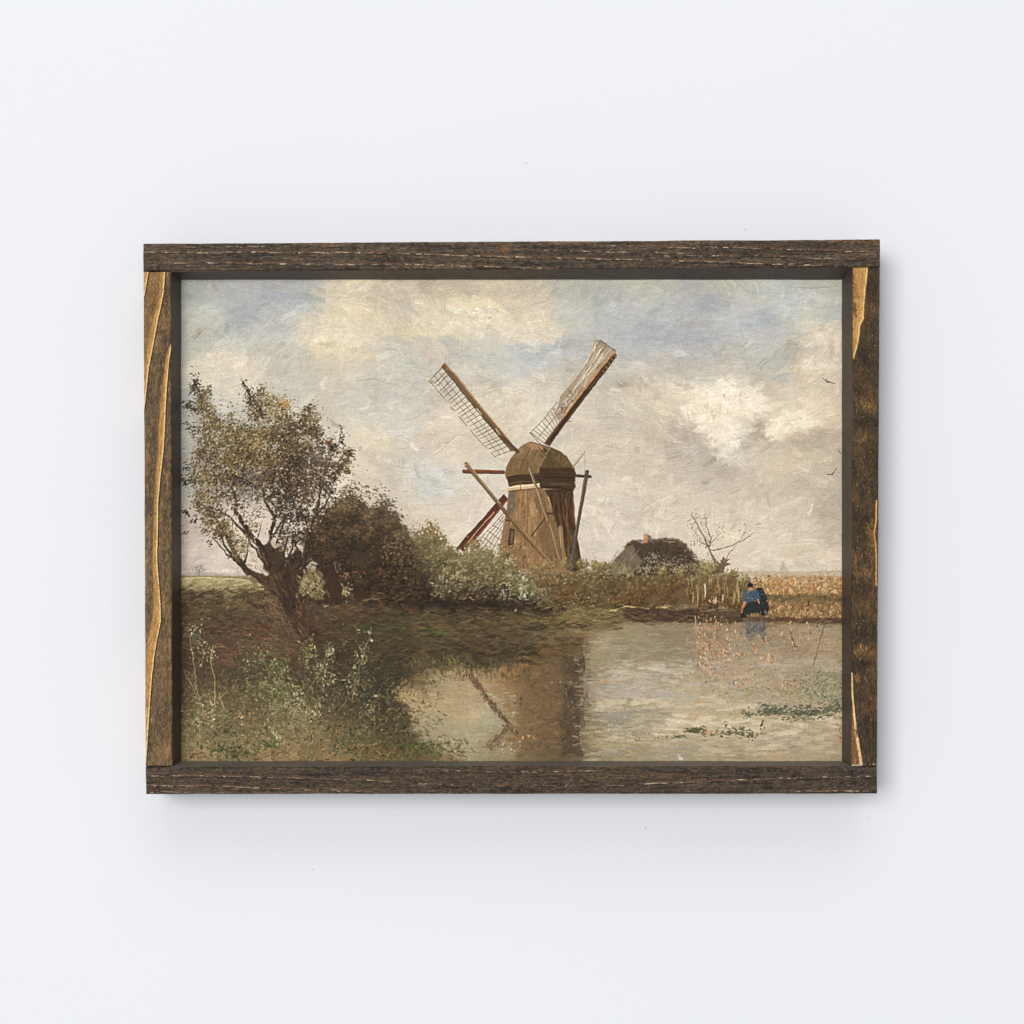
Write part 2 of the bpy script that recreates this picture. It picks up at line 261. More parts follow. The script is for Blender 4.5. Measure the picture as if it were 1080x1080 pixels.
    for _ in range(1500):
        x, y = r.uniform(192, 888), r.uniform(296, 600); c = P.at(x+r.randn()*3, y+r.randn()*2); c = c*(1+.045*r.randn())*(1+np.array((.012, 0, -.016))*r.randn()); big = r.rand() < .4
        P.stroke(x, y, r.uniform(12, 34) if big else r.uniform(6, 15), r.uniform(4, 9) if big else r.uniform(2, 4.5), flow(x, y)*1.8+r.randn()*.5, c, r.uniform(.25, .6), r.uniform(-.25, .25), 1.)
    for _ in range(620):
        x, y = r.uniform(192, 888), r.uniform(296, 598); c = P.at(x, y)*(1+.06*r.randn()); P.stroke(x, y, r.uniform(7, 20), r.uniform(3.4, 7), flow(x, y)*2+r.randn()*.7, np.clip(c, 0, .9), r.uniform(.3, .7), r.uniform(-.3, .3), 1.3)
    for _ in range(520):   # loaded brush in the lit parts of the clouds
        x, y = r.uniform(192, 888), r.uniform(296, 560); c = P.at(x, y)
        if c.mean() > .745: P.stroke(x, y, r.uniform(7, 17), r.uniform(2.4, 5), flow(x, y)*2+r.randn()*.6, np.minimum(1, c*1.035), r.uniform(.3, .65), r.uniform(-.2, .2), 1.2)
    for pts in [[(376,401),(395,400),(412,404),(424,409)],[(470,468),(482,458),(492,459)],[(640,470),(655,474)],[(560,322),(575,318)],[(842,303),(862,304),(884,301)]]: P.line(pts, 1.1, .7, (160,136,106), .45, .5)
    P.streak = .26
    # ---- far country
    P.poly([(189,606),(205,603),(228,604),(262,606),(262,612),(189,612)], (158,150,140), .75, 1.2)
    P.dabs(46, 210, 601, 3.6, 2.6, [(124,118,110),(136,128,118)], L=(1.5, 3), al=.6); P.line([(210,600),(210,607)], 1.4, 1.6, (120,112,102), .6)
    P.poly([(189,607),(260,607),(300,625),(350,640),(350,660),(189,660)], (130,118,78), 1, 1.)
    P.poly([(755,603),(800,601.5),(850,602.5),(890,601),(890,612),(755,612)], (176,160,134), .85, .9, rough=.3)
    P.poly([(822,601),(824,595),(826,592),(828,596),(830,600),(834,602)], (158,146,126), .6, 1.2); P.dabs(10, 848, 597, 5, 2, [(176,162,140)], al=.4)
    # ---- land and water grounds
    land = P.field(LAND, 3.2); g = land.mean(2, keepdims=True); land = (g*np.array((1.13, .99, .74), np.float32)*.6+(g+(land-g)*.9)*.4)*(1+.16*(P.fbm(10, 4, 1.8, 1, 21)-.5)+.16*(P.fbm(30, 3, 1.5, 1, 31)-.5))[..., None]
    land *= (1.08+.32*np.clip((P.Y-705)/70, 0, 1)*np.clip((400-P.X)/60, 0, 1))[..., None]
    wat = P.field(WATER, 3.8)*(1+.20*(P.fbm(18, 5, 3, 1, 41)-.5))[..., None]; q = P.fbm(26, 4, 2.6, 1, 44)-.5; wat *= (1+q[..., None]*np.array((.10, .02, -.10), np.float32))*np.array((1.02, 1., .97), np.float32)
    top = [(189,609),(240,609),(262,613),(300,628),(345,632),(420,632),(560,632),(640,636),(660,641),(790,642),(890,646)]
    shore = [(189,900),(492,900),(491,802),(478,795),(452,786),(440,770),(436,757),(426,742),(418,733),(424,722),(436,715),(446,708),(470,702),(508,704),(540,700),(580,690),(600,677),(617,672),(660,664),(700,657),(660,656),(760,656),(890,655)]
    wpoly = [(492,810),(478,797),(452,787),(441,771),(436,757),(427,742),(419,734),(424,722),(438,712),(452,706),(480,703),(512,706),(540,697),(566,682),(590,676),(612,673),(614,668),(640,664),(655,658),(662,656),(720,657),(790,656),(892,657),(892,810)]
    tl = np.interp(P.X[0], [p[0] for p in top], [p[1] for p in top]); m = np.clip((Y-tl[None])/1.5+.5, 0, 1)[..., None]
    P.a[:] = P.a*(1-m)+land*m
    b, wm = P.mask(wpoly, 4.); j0, j1, i0, i1 = b; WM = np.zeros_like(P.h); WM[j0:j1, i0:i1] = wm
    P.a[j0:j1, i0:i1] = P.a[j0:j1, i0:i1]*(1-wm[..., None])+wat[j0:j1, i0:i1]*wm[..., None]
    ref = P.a.copy()
    inl = lambda x, y: y > lerp_line(top, x)+1 and not inpoly(wpoly, x, y)
    inw = lambda x, y: inpoly(wpoly, x, y)
    P.cover(2600, inl, ref, (6, 16), (2, 5), lambda x, y: .25*math.sin(x*.05)+(.35 if x < 330 else 0), .08, .8, 4, .2, .6, (189, 605, 680, 805))
    P.cover(5200, inl, ref, (3, 9), (1, 2.6), lambda x, y: .3*math.sin(x*.05+y*.04)+(.3 if x < 330 else 0), .13, .75, 3, .2, .7, (189, 605, 680, 805))
    P.cover(2400, inw, ref, (8, 22), (2, 5), 0., .03, .75, 4, .06, .5, (415, 655, 890, 805))
    P.cover(3600, inw, ref, (4, 12), (1, 2.4), 0., .05, .7, 3, .06, .6, (415, 655, 890, 805))
    P.cover(500, inw, ref, (4, 14), (1, 3), 1.57, .05, .5, 3, .06, .5, (480, 690, 620, 800))
    def strk(n, xa, ya, xb, yb, cols, L, W, a_, al=.75, hh=.7, sp=.25):
        for _ in range(n):
            P.stroke(r.uniform(xa, xb), r.uniform(ya, yb), r.uniform(*L), r.uniform(*W), a_+r.randn()*sp, np.array(cols[r.randint(len(cols))])/255.*(1+.07*r.randn()), al*r.uniform(.6, 1), r.uniform(-.15, .15), hh)
    # meadow grass strokes
    for _ in range(500):
        x = r.uniform(190, 300); y = 610+r.beta(1, 2)*40; y = max(y, lerp_line(top, x)+2)
        g = [(168,158,108),(140,130,84),(112,98,62),(96,80,54),(150,138,96)][min(4, int((y-606)/8+r.randint(2)))] if y < 640 else (96,76,52)
        P.stroke(x, y, r.uniform(4, 9), r.uniform(.7, 1.5), -.9+r.randn()*.4, np.array(g)/255.*(1+.08*r.randn()), .6, 0, .5)
    strk(700, 192, 618, 300, 668, [(84,68,46),(72,56,40),(92,76,52),(66,50,36),(100,84,60)], (6, 14), (1.4, 3), -.15, .65, sp=.28); strk(70, 192, 612, 290, 624, [(150,140,98),(132,124,84),(110,100,66)], (5, 11), (1, 2), -.3, .6)
    strk(150, 192, 609, 288, 621, [(172,160,116),(156,146,104),(184,168,124),(140,130,90)], (6, 14), (1.2, 2.6), -.15, .7, sp=.3)
    P.line([(190,610.5),(215,609),(245,610),(262,612)], 1.6, 1, (196,178,140), .75, .3)
    # ---- bank details
    strk(90, 195, 660, 340, 700, [(108,66,46),(98,56,40),(120,78,54)], (6, 14), (1.2, 2.6), .25, .5)
    strk(60, 225, 668, 320, 690, [(140,112,78),(124,98,68)], (6, 13), (.7, 1.4), .1, .6)
    strk(50, 418, 638, 470, 652, [(64,72,44),(74,82,50)], (5, 12), (1.5, 3), .05, .6); strk(44, 380, 658, 432, 668, [(62,70,42),(72,80,48)], (5, 12), (1.5, 3), .05, .6)
    strk(30, 440, 662, 470, 670, [(84,98,52)], (6, 14), (1, 2), .03, .55)
    strk(60, 545, 640, 660, 658, [(150,124,70),(138,112,62),(120,118,70)], (6, 16), (1.2, 2.6), -.05, .6)
    strk(50, 560, 634, 610, 642, [(136,136,92),(120,122,80)], (6, 13), (1.4, 2.6), .2, .7)
    strk(26, 545, 657, 628, 662, [(58,46,32),(70,54,36)], (8, 18), (.9, 2), -.06, .8); strk(20, 552, 660, 575, 664, [(60,58,42)], (6, 12), (1.4, 2.4), -.06, .8)
    strk(26, 470, 664, 560, 690, [(118,86,50),(108,82,50)], (8, 18), (.7, 1.5), 0, .5); strk(22, 395, 662, 470, 690, [(126,92,56)], (6, 14), (.7, 1.6), -.02, .5)
    strk(60, 455, 675, 545, 704, [(66,56,38),(74,64,44)], (6, 16), (1.5, 3.2), 0, .5)
    P.poly([(552,706),(566,690),(596,675),(617,673),(618,800),(566,803),(556,785),(548,765),(546,735)], (104,88,66), .45, 6.); P.poly([(594,694),(615,690),(615,740),(613,797),(592,797),(594,740)], (82,68,52), .75, 3.)
    strk(160, 450, 696, 560, 716, [(78,68,46),(92,80,54),(66,58,42),(110,96,66)], (4, 10), (1.2, 3), 1.5, .5, sp=.2); strk(120, 455, 678, 575, 700, [(70,60,42),(84,74,48),(60,52,38)], (6, 16), (2, 4), 0, .6, sp=.15)
    strk(90, 420, 716, 460, 790, [(96,86,58),(70,66,46),(118,106,74),(134,118,84)], (3, 9), (1.4, 3), .6, .6, sp=.8); strk(60, 440, 780, 500, 800, [(92,90,54),(110,98,62),(76,76,46)], (4, 10), (1.2, 2.6), .4, .7, sp=.4)
    def nibble(outline, n, depth):
        for _ in range(n):
            x = r.uniform(outline[0][0], outline[-1][0]); t = lerp_line(outline, x); c = sky[min(P.H-1, int((t-12-P.y0)*S)), min(P.W-1, int((x-P.x0)*S))]
            P.stroke(x, t+r.rand()**1.6*depth-1, r.uniform(1.4, 4), r.uniform(.9, 2.4), r.uniform(-1.5, 1.5), c*(1+.03*r.randn()), .85, 0, .5)
    # ---- hedges and trees
    def clump(x, y, R, lo, mid, hi, n, L=(1.8, 4.6), W=(1.1, 2.3), al=.85, flat=.8, ang=None):
        """a leafy clump: soft body, darker below and to the right, light dabs on the upper left"""
        m = np.array(mid)/255.*(1+.06*r.randn()); P.blob(x, y, R*.95, R*.8*flat, m*240, .55)
        for _ in range(n):
            t = r.rand()*6.283; q = math.sqrt(r.rand())*1.12; dx, dy = math.cos(t)*q, math.sin(t)*q; f = -dy*.75-dx*.35+r.randn()*.38
            c = hi if f > .42 else mid if f > -.3 else lo
            P.stroke(x+dx*R, y+dy*R*flat, r.uniform(*L), r.uniform(*W), (ang if ang is not None else -.6)+r.randn()*.8, np.array(c)/255.*(1+.09*r.randn()), al*r.uniform(.55, 1), r.uniform(-.1, .1), .7)
    def mass(outline, bottom, nc, pals, R=(5, 9), base=None, ang=None, den=1., al=.85):
        """rows of clumps from the skyline down; pals: palettes (lo, mid, hi) from top to bottom"""
        xs = [p[0] for p in outline]
        if base: P.poly([(x, y+4+r.randn()) for x, y in outline]+[(xs[-1], bottom), (xs[0], bottom)], base, .93, 3., rough=1.4)
        C_ = []
        for k in range(nc):
            x = r.uniform(xs[0], xs[-1]); t = lerp_line(outline, x); f = r.rand()**.85 if k > nc*.3 else r.rand()*.1
            C_.append((f, x, t+r.uniform(*R)*.45+f*(bottom-t-4)+r.randn()*1.2))
        for f, x, y in sorted(C_):
            lo, mid, hi = pals[min(len(pals)-1, max(0, int(f*len(pals)+r.randn()*.4)))]; q = r.uniform(*R)*(.75 if f < .12 else 1)
            clump(x, y, q, lo, mid, hi, int(q*q*.75*den), ang=ang, al=al)
        for k in range(int((xs[-1]-xs[0])*1.1)):   # loose leaves on the skyline
            x = r.uniform(xs[0], xs[-1]); t = lerp_line(outline, x); P.stroke(x, t-abs(r.randn())*2.6+1, r.uniform(1.2, 2.8), r.uniform(.8, 1.5), r.uniform(-1.5, 1.5), np.array(pals[0][r.randint(3)])/255., .7, 0, .4)
    # brown hedge before the cottage and up to the reeds
    mass([(556,602),(566,599),(575,601),(586,597),(600,599),(612,597),(622,600),(634,596),(648,597),(660,601),(675,600),(690,603),(712,602),(728,605),(742,602),(755,600),(768,604),(780,611),(790,617),(798,626)], 641, 230,
         [((96,80,50),(116,100,66),(142,126,88)),((84,66,42),(104,84,54),(128,106,70)),((76,58,36),(98,76,48),(122,96,60)),((62,46,30),(84,64,40),(108,84,54))], R=(4, 8), base=(94,76,50))
    P.dabs(60, 640, 612, 18, 8, [(92,88,58),(80,74,48)], L=(4, 9), W=(2, 4), al=.5); P.dabs(40, 695, 612, 20, 7, [(88,74,46)], L=(4, 9), W=(2, 4), al=.5)
    P.dabs(60, 610, 625, 22, 8, [(130,98,56),(140,106,62)], al=.7); P.dabs(50, 692, 624, 14, 7, [(116,80,54),(130,92,62)], al=.6)
    P.dabs(46, 600, 610, 22, 6, [(170,160,128),(186,172,140)], L=(1, 2.6), W=(.7, 1.3)); P.dabs(36, 620, 636, 22, 4, [(176,168,138)], L=(1, 2.6), W=(.7, 1.3)); P.dabs(26, 670, 605, 12, 4, [(150,144,118),(166,158,130)])
    # reeds, right of the hedge
    for _ in range(150):
        x = r.uniform(725, 790); y = r.uniform(606, 640); P.line([(x, y), (x+r.randn()*.8, y+r.uniform(4, 12))], .9, .7, [(150,124,84),(120,96,62),(90,70,46),(176,150,108)][r.randint(4)], .65)
    for x, y0, y1, c in [(743.5,616,629,(226,212,180)),(762.5,627,633,(214,196,160)),(755,630,636,(210,176,140)),(731,624,636,(160,140,100)),(736,626,638,(170,148,104)),(779,620,636,(160,146,100)),(774,624,636,(150,136,90))]: P.line([(x, y0), (x, y1)], 1.3, 1., c, .9)
    P.dabs(10, 756, 634, 3, 1.4, [(222,190,158),(206,164,130)], L=(2, 4)) 
    reeds = [(800,612),(822,609),(850,608),(890,608)]
    P.poly([(790,614)]+reeds+[(890,656),(786,656)], (140,112,74), .95, 1.5, rough=.6)
    for _ in range(1100):
        x = r.uniform(796, 890); y = r.uniform(608, 652); f = (y-608)/44
        if f < .42: c = [(186,140,88),(170,124,76),(196,156,104),(148,108,68),(206,176,130),(160,128,86)][r.randint(6)]
        elif f < .62: c = [(104,90,62),(92,80,54),(120,100,66),(134,110,72)][r.randint(4)]
        else: c = [(128,102,66),(108,84,54),(160,130,88),(190,156,112),(92,70,48),(138,104,66)][r.randint(6)]
        P.stroke(x, y, r.uniform(1.6, 6.5), r.uniform(.9, 2.4), 1.57+r.randn()*.5, np.array(c)/255.*(1+.13*r.randn()), .7, 0, .6)
    strk(90, 800, 606, 888, 622, [(178,150,116),(196,168,130),(150,120,84),(166,134,98)], (3, 10), (1.2, 2.6), 0, .55, sp=.4)
    strk(30, 812, 607, 890, 614, [(176,158,132),(186,164,134),(160,130,96)], (5, 12), (.8, 1.8), 0, .6); strk(40, 805, 628, 890, 634, [(88,78,54),(100,88,60)], (6, 14), (1.2, 2.4), .03, .6)
    P.line([(800,626),(830,631),(888,634)], .9, .8, (110,88,58), .6); P.dabs(40, 855, 646, 22, 3, [(212,188,150),(186,150,108)], L=(1, 3), W=(.7, 1.4)); P.dabs(20, 800, 614, 7, 4, [(104,88,66),(86,72,54)], al=.7)
    P.line([(874,660),(872,630),(873,604)], .9, .5, (150,126,92), .7, .4); P.dabs(14, 873, 606, 3, 4, [(160,136,104)], L=(1.5, 3), W=(.5, .9), al=.6)
    P.poly([(786,650),(840,651),(890,652),(890,658),(840,656),(786,655)], (84,62,46), .85, 1., rough=.4)
    # log bank
    P.poly([(656,641),(662,639),(700,641),(740,642),(784,644),(786,656),(740,657),(700,655),(670,656),(658,650)], (78,60,44), .95, 1., rough=.5)
    strk(150, 656, 642, 788, 656, [(98,78,56),(72,56,42),(110,88,62),(60,46,36),(84,74,52)], (4, 12), (1, 2.4), .02, .8); strk(40, 660, 653, 888, 659, [(112,98,78),(92,78,58),(70,54,42)], (5, 14), (.9, 2), 0, .7); strk(26, 700, 641, 785, 644, [(116,100,76),(128,112,84)], (6, 14), (.8, 1.6), .03, .7)
    P.line([(636,646),(650,643),(660,639.5),(672,640),(684,641.5)], 1.6, 1.4, (182,160,104), .9, .3); P.line([(692,640),(698,640),(706,641.5)], 1.5, 1, (186,164,106), .85, .2); P.line([(600,641),(625,644),(645,643)], 2, 1.2, (136,132,84), .7, .4)
    # ---- mill
    B = (96,46,28)
    P.poly([(531,521),(536.5,526),(489,583),(484,583),(481,579)], (94,54,38), 1, .5, rough=.3); P.line([(531,522),(506,551),(481,579)], 1.4, 1.6, (70,52,38), 1, .2); P.line([(521,540),(505,558),(491,575)], 1.2, .8, (196,160,122), .8, .25, brk=.15)
    P.line([(533,529),(512,556),(489,582)], 1.5, 2, (120,70,46), .9, .2)
    for k in range(6):
        t = k/5.; x, y = 531-28*t, 541+31*t; P.line([(x, y), (x+16-1*t, y+9+2*t)], .85, .8, (112,94,72), .85, .2)
    for k in range(5):
        t = k/4.; P.line([(531+ (0)*t+2*t, 541+1*t+12*t), (503+16*t, 572+8*t)], .8, .8, (122,104,80), .85, .3)
    body_l = [(537,515),(570,512),(577,520),(583,540),(593,570),(600,603),(540,603),(526,592),(526,583),(530,560),(534.5,535)]
    P.poly(body_l, (138,110,76), 1, .5)
    for _ in range(260):
        y = r.uniform(518, 598); xl = np.interp(y, [515,535,560,583,600], [538,535.5,531,527,526]); xr = np.interp(y, [515,540,570,600], [571,580,590,598]); f = r.rand(); x = xl+(xr-xl)*f
        c = [(158,126,86),(142,110,74),(124,100,70),(150,114,78),(170,140,102),(116,92,64)][r.randint(6)]
        if f > .7: c = [(128,100,66),(116,90,58),(108,82,52)][r.randint(3)]
        P.stroke(x, y, r.uniform(6, 20), r.uniform(1, 2.6), 1.57+(.5-f)*.25, np.array(c)/255.*(1+.05*r.randn()), .6, 0, .5)
    P.poly([(537,517),(543,516),(543,530),(541,545),(535,549),(535.5,530)], (108,98,80), .85, .8); P.line([(549,520),(548,560)], 1, 1, (178,134,82), .6, .3); P.line([(557,520),(557,575)], .9, .9, (118,84,50), .6, .3); P.line([(571.5,585),(571.5,596)], .9, .9, (86,66,44), .8)
    P.poly([(574,516),(604,515),(606,545),(609,570),(614.5,598),(606,603),(597,600),(592,570),(583,540),(579,525)], (74,54,36), 1, .6)
    for _ in range(110):
        y = r.uniform(520, 596); f = r.rand(); x = np.interp(y, [515,540,570,600], [578,584,593,598])*(1-f)+np.interp(y, [515,545,570,598], [604,606,609,614])*f
        P.stroke(x, y, r.uniform(6, 18), r.uniform(1, 2.2), 1.5-.1*f, np.array([(62,44,30),(84,60,38),(98,66,40),(70,50,34),(92,74,54)][r.randint(5)])/255.*(1+.05*r.randn()), .6, 0, .5)
    P.line([(604,517),(605,540),(607,556)], 1.5, 1.3, (118,76,50), .9, .1); P.line([(606,556),(610,575),(614,597)], 1.4, 1.4, (60,44,32), .8)
    P.poly([(576,546),(583,542),(589,560),(594,578),(578,585),(565,566)], (118,94,62), .6, 1.2); P.poly([(541,545),(548,552),(566,578),(582,598),(560,600),(548,575)], (142,106,68), .4, 2)
    P.poly([(535,500),(606,503),(605,517),(570,515),(537,517)], (74,56,40), 1, .6)
    # cap
    P.poly([(559,465.5),(548,471),(541,480),(535,490),(532.5,500),(534,504),(552,501),(570,500),(590,506),(606,507),(607.5,499),(604,491),(598,482),(590,476),(580,471.5)], (122,98,66), 1, .5, rough=.3)
    P.poly([(568,494),(580,472),(590,476),(598,482),(604,491),(606,494)], (92,74,48), .9, .8); P.poly([(555,469),(560,466),(576,470),(571,474),(560,474)], (172,132,94), .75, .8); P.poly([(546,474),(551,472),(553,476),(548,480)], (168,142,108), .7, .8)
    for _ in range(120):
        x = r.uniform(536, 602); y = r.uniform(472, 498)
        if abs(x-571)/36+abs(y-498)/34 > 1: continue
        P.stroke(x, y, r.uniform(5, 12), r.uniform(1, 2.4), (1.9 if x < 570 else .9)+r.randn()*.2, np.array([(108,90,58),(126,106,72),(98,82,52),(134,114,80)][r.randint(4)] if x < 570 else [(92,74,48),(104,84,54),(80,64,42)][r.randint(3)])/255., .55, 0, .5)
    P.line([(580,472),(571,488),(567,497)], 1.6, 1, (150,124,88), .8, .2); P.line([(580,471.5),(592,477),(601,487)], 1.1, 1, (70,54,36), .7, .2); P.line([(559,466),(577,470.5)], 1., 1, (84,64,44), .8)
    P.poly([(569,493),(605,493.5),(607.5,500),(606.5,508),(588,507),(569,503)], (70,50,35), .95, .6, rough=.3); P.line([(572,497),(603,498)], 1, 1, (84,58,40), .7, .3); P.line([(574,503),(604,504)], .9, .9, (40,28,22), .8, .3)
    P.poly([(534,503.5),(545,501),(569,500),(571,508),(549,508),(537,511.5)], (72,54,38), .95, .6); P.line([(534,503.5),(548,500.5),(569,499.5)], 1, 1, (40,32,24), .9); P.line([(538,510),(550,507.5),(568,507.5)], 1, 1, (120,96,64), .7)
    P.poly([(571,507),(606,508),(607.5,513),(604,518),(588,514),(573,514)], (76,58,42), .95, .6); P.line([(572,513),(590,514),(604,517.5)], 1.2, 1.2, (40,30,22), .85, .2); P.line([(580,510),(603,511)], .9, .9, (112,92,66), .7, .2)
    P.poly([(534,513.5),(547,511),(569,509.5),(569.5,514),(548,516),(535,517.5)], (208,182,138), .95, .5); P.line([(536,514),(568,510.5)], 1.3, 1.3, (232,212,172), .9); P.line([(549,509),(549,516)], 1., .8, (110,86,56), .9); P.line([(535,518.5),(560,516.5)], .8, .8, (90,66,44), .6)
    P.line([(604.5,492),(610,485),(617,476)], 2.2, 1., (146,130,104), .9, .2); P.line([(616.5,478),(616.5,500)], .6, .6, (150,138,118), .7)
    for _ in range(170):
        y = r.uniform(520, 600); xl = np.interp(y, [515,535,560,583,600], [538,536,532,528,527]); x = r.uniform(xl, np.interp(y, [515,600], [603,612]))
        k = P.at(x, y)*r.choice([.72, .84, 1.16, 1.3]); P.stroke(x, y, r.uniform(2, 8), r.uniform(.8, 1.8), 1.57+r.randn()*.3, k, .6, r.uniform(-.2, .2), .8)
    for _ in range(60):
        t = r.rand()*3.14; q = r.uniform(.2, 1); x = 570+34*math.cos(t)*q; y = 499-30*math.sin(t)*q; k = P.at(x, y)
        if k.mean() < .5: P.stroke(x, y, r.uniform(3, 9), r.uniform(1, 2.2), (2.2 if x < 568 else .8)+r.randn()*.3, k*r.choice([.84, .92, 1.1, 1.18]), .6, 0, .8)
    P.poly([(559,466),(549,472),(541,482),(552,484),(560,474)], (136,113,80), .5, .8); P.poly([(590,477),(598,483),(605,492),(593,491),(585,483)], (112,90,58), .6, .8); P.line([(560,472),(552,486),(548,500)], 1, .9, (88,70,46), .6, .3); P.line([(592,478),(590,491)], .9, .8, (70,54,36), .6, .3)
    for a_, b_ in [((597,530),(600,596)),((590,570),(604,588)),((606,560),(597,590)),((586,560),(600,599)),((594,540),(610,596))]: P.line([a_, b_], 1.3, .9, (112,88,60), .7, .4)
    # window slit
    P.poly([(537.8,557),(543,558),(542,574),(535.5,575.5)], (64,50,34), .95, .5); P.poly([(539,559.5),(541.7,560),(540.8,572),(538,573)], (112,98,72), .9, .4)
    P.line([(534,548.5),(540,549),(548,560),(583,598)], 2.6, 1.6, (92,72,48), .9, .2)
    # timbers
    P.line([(579,541),(560.5,565)], 2.2, 1.8, (84,66,44), .95); P.line([(576,541),(584,541.5)], 2.4, 2, (80,64,44), .95)
    P.line([(587,520),(592,556)], 1, 1, (104,90,74), .7); P.line([(591,556),(593,575),(598,600)], 4.4, 2.4, (138,114,76), .95); P.line([(590.3,557),(592,577)], 1, .8, (176,154,116), .7)
    P.line([(558.5,494),(566,514),(578,549),(592,599)], 3.2, 2.2, (116,92,66), .95); P.line([(558,494),(565,514),(577,549)], 1.1, .8, (184,162,130), .8, .2); P.line([(580,553),(592,598)], 1., .8, (190,160,118), .7)
    P.line([(489.5,497),(510,497),(531,497.8)], 4.2, 3.6, (110,64,44), 1, .15); P.line([(491,495.4),(530,496.2)], 1, .9, (150,84,56), .8); P.line([(490,498.8),(531,499.4)], .9, .9, (66,34,24), .8)
    P.line([(491.5,488.5),(511,512),(526,531),(537,544)], 3.4, 3.8, (124,102,70), 1); P.line([(492,487),(513,513),(528,531)], 1.1, 1, (176,152,112), .8, .2); P.line([(490.5,491),(510,514),(536,546)], .9, .9, (78,60,42), .9)
    P.dabs(6, 493, 489.5, 1.6, 1.2, [(196,140,96),(150,96,62)], L=(1.5, 3)); P.line([(537,544),(548,556),(583.5,598)], 3.4, 2.2, (118,96,64), 1); P.line([(538,543.5),(560,569),(582,594)], .9, .8, (164,140,100), .7, .2)
    P.line([(607,501.5),(622.5,502.5)], 3.4, 3.2, (72,60,48), 1); P.line([(608,500.4),(621,501)], .8, .8, (110,100,88), .8); P.line([(619,497.5),(610,550),(602,600)], 4, 3, (80,72,60), 1); P.line([(618,498),(608.8,550),(600.8,598)], 1, .8, (120,112,102), .7); P.line([(620.5,504),(612,548)], .7, .6, (150,86,50), .6)
    P.dabs(6, 619, 499, 1.2, 2, [(52,48,44)], L=(1.5, 3)); P.line([(601.5,585),(601.5,601)], 2.2, 2, (92,90,92), .9)
    # sails
    def rungs(a0, a1, b0, b1, n, c, w=.85, al=.9, ov=0.):
        for k in range(n):
            t = k/(n-1.)+r.randn()*.006; pa = (a0[0]+(a1[0]-a0[0])*t, a0[1]+(a1[1]-a0[1])*t); pb = (b0[0]+(b1[0]-b0[0])*t, b0[1]+(b1[1]-b0[1])*t)
            pb = (pb[0]+(pb[0]-pa[0])*ov*r.rand(), pb[1]+(pb[1]-pa[1])*ov*r.rand()); P.line([pa, ((pa[0]+pb[0])/2+r.randn()*.3, (pa[1]+pb[1])/2+r.randn()*.3), pb], w, w*.8, c, al*r.uniform(.7, 1), 0, .4)
    rungs((468,387),(540,474),(454.5,401.5),(522,480.5), 24, (84,70,52), .9, .9, .06)
    P.line([(463,392),(500,438),(533,478)], .8, .7, (128,112,86), .75, .3); P.line([(458.5,397),(495,441),(528,480)], .8, .7, (128,112,86), .7, .3)
    P.line([(452,399.5),(470,419),(490,444),(510,468),(523,481)], 1.3, 1, (206,192,160), .85, .2); P.line([(453,401.5),(480,434),(505,464),(523,482)], .9, .9, (118,104,80), .8, .3, brk=.2); P.dabs(4, 453, 400, 1.5, 1, [(206,190,150),(150,134,100)], L=(1.5, 3))
    P.dabs(30, 463, 405, 5, 6, [(96,80,58)], L=(2, 5), W=(.5, .8), al=.5)
    P.poly([(469,382.5),(465.5,386),(480,404),(507,438),(540,476),(546,475),(526,451),(500,421),(484,400)], (112,92,64), 1, .5, rough=.15)
    P.line([(468.5,382.5),(485,400.5),(505,426),(527,452),(545,474)], 1.3, 1, (168,116,72), .85, .15); P.line([(466,386.5),(482,406),(510,441),(539,475)], 1.1, 1, (74,58,40), .85, .15); P.line([(500,426),(512,441),(530,462)], 1.6, 1.6, (90,72,50), .8)
    P.dabs(12, 470, 388, 3, 4, [(168,124,84),(80,60,42)], L=(2, 4), W=(.6, 1), ang=.9)
    P.line([(503,431),(508,437)], 1.1, .8, (220,204,170), .8); P.line([(523,452),(527,458)], 1, .8, (220,204,170), .8); P.line([(530,461),(546,476)], 3.6, 3.8, (92,72,50), 1)
    rungs((591,446),(575,468),(584,431),(560,457), 9, (100,84,62), .85, .85, .1); P.line([(588,424),(575,441),(559,457)], .9, .7, (108,94,70), .7, .4); P.line([(588,436),(566,463)], .8, .7, (108,94,70), .7, .3); P.line([(559,456),(566,464),(570,468)], .9, .8, (90,74,54), .8); P.dabs(12, 586, 434, 3, 5, [(150,136,112),(196,184,156)], L=(2, 4), W=(.6, 1))
    cloth = [(628,357),(633,359),(649,370),(646,381),(622,409),(600,437),(594,444),(587,442),(585,436),(589,426),(591,417),(600,407),(611,393),(620,380),(623.5,366)]
    P.poly(cloth, (158,142,120), 1, .5, rough=.25)
    for _ in range(190):
        t = r.rand(); f = r.rand(); x = 640-47*t-(9-4*t)*f*1.1+2; y = 371+67*t-6*f
        if inpoly(cloth, x, y): P.stroke(x, y, r.uniform(6, 16), r.uniform(.8, 2), 2.2+r.randn()*.08, np.array([(190,176,152),(140,122,100),(172,154,130),(206,194,170),(126,106,84),(160,144,122)][r.randint(6)])/255., .75, 0, .8)
    for a, b_ in [((634,368),(612,401)),((637,372),(620,396)),((628,364),(616,386)),((611,402),(600,418)),((629,362),(626,372))]: P.line([a, b_], 1.3, .8, (226,212,186), .75, .3)
    P.line([(628,357.5),(624,366),(620,380),(606,399),(591,417)], 1.1, .8, (206,188,156), .75, .2); P.line([(633,359),(641,364),(649,370)], 1.2, 1., (96,72,50), .8, .2); P.dabs(16, 634, 363, 5, 3, [(116,92,68),(196,178,150)], L=(2, 5), W=(.7, 1.3))
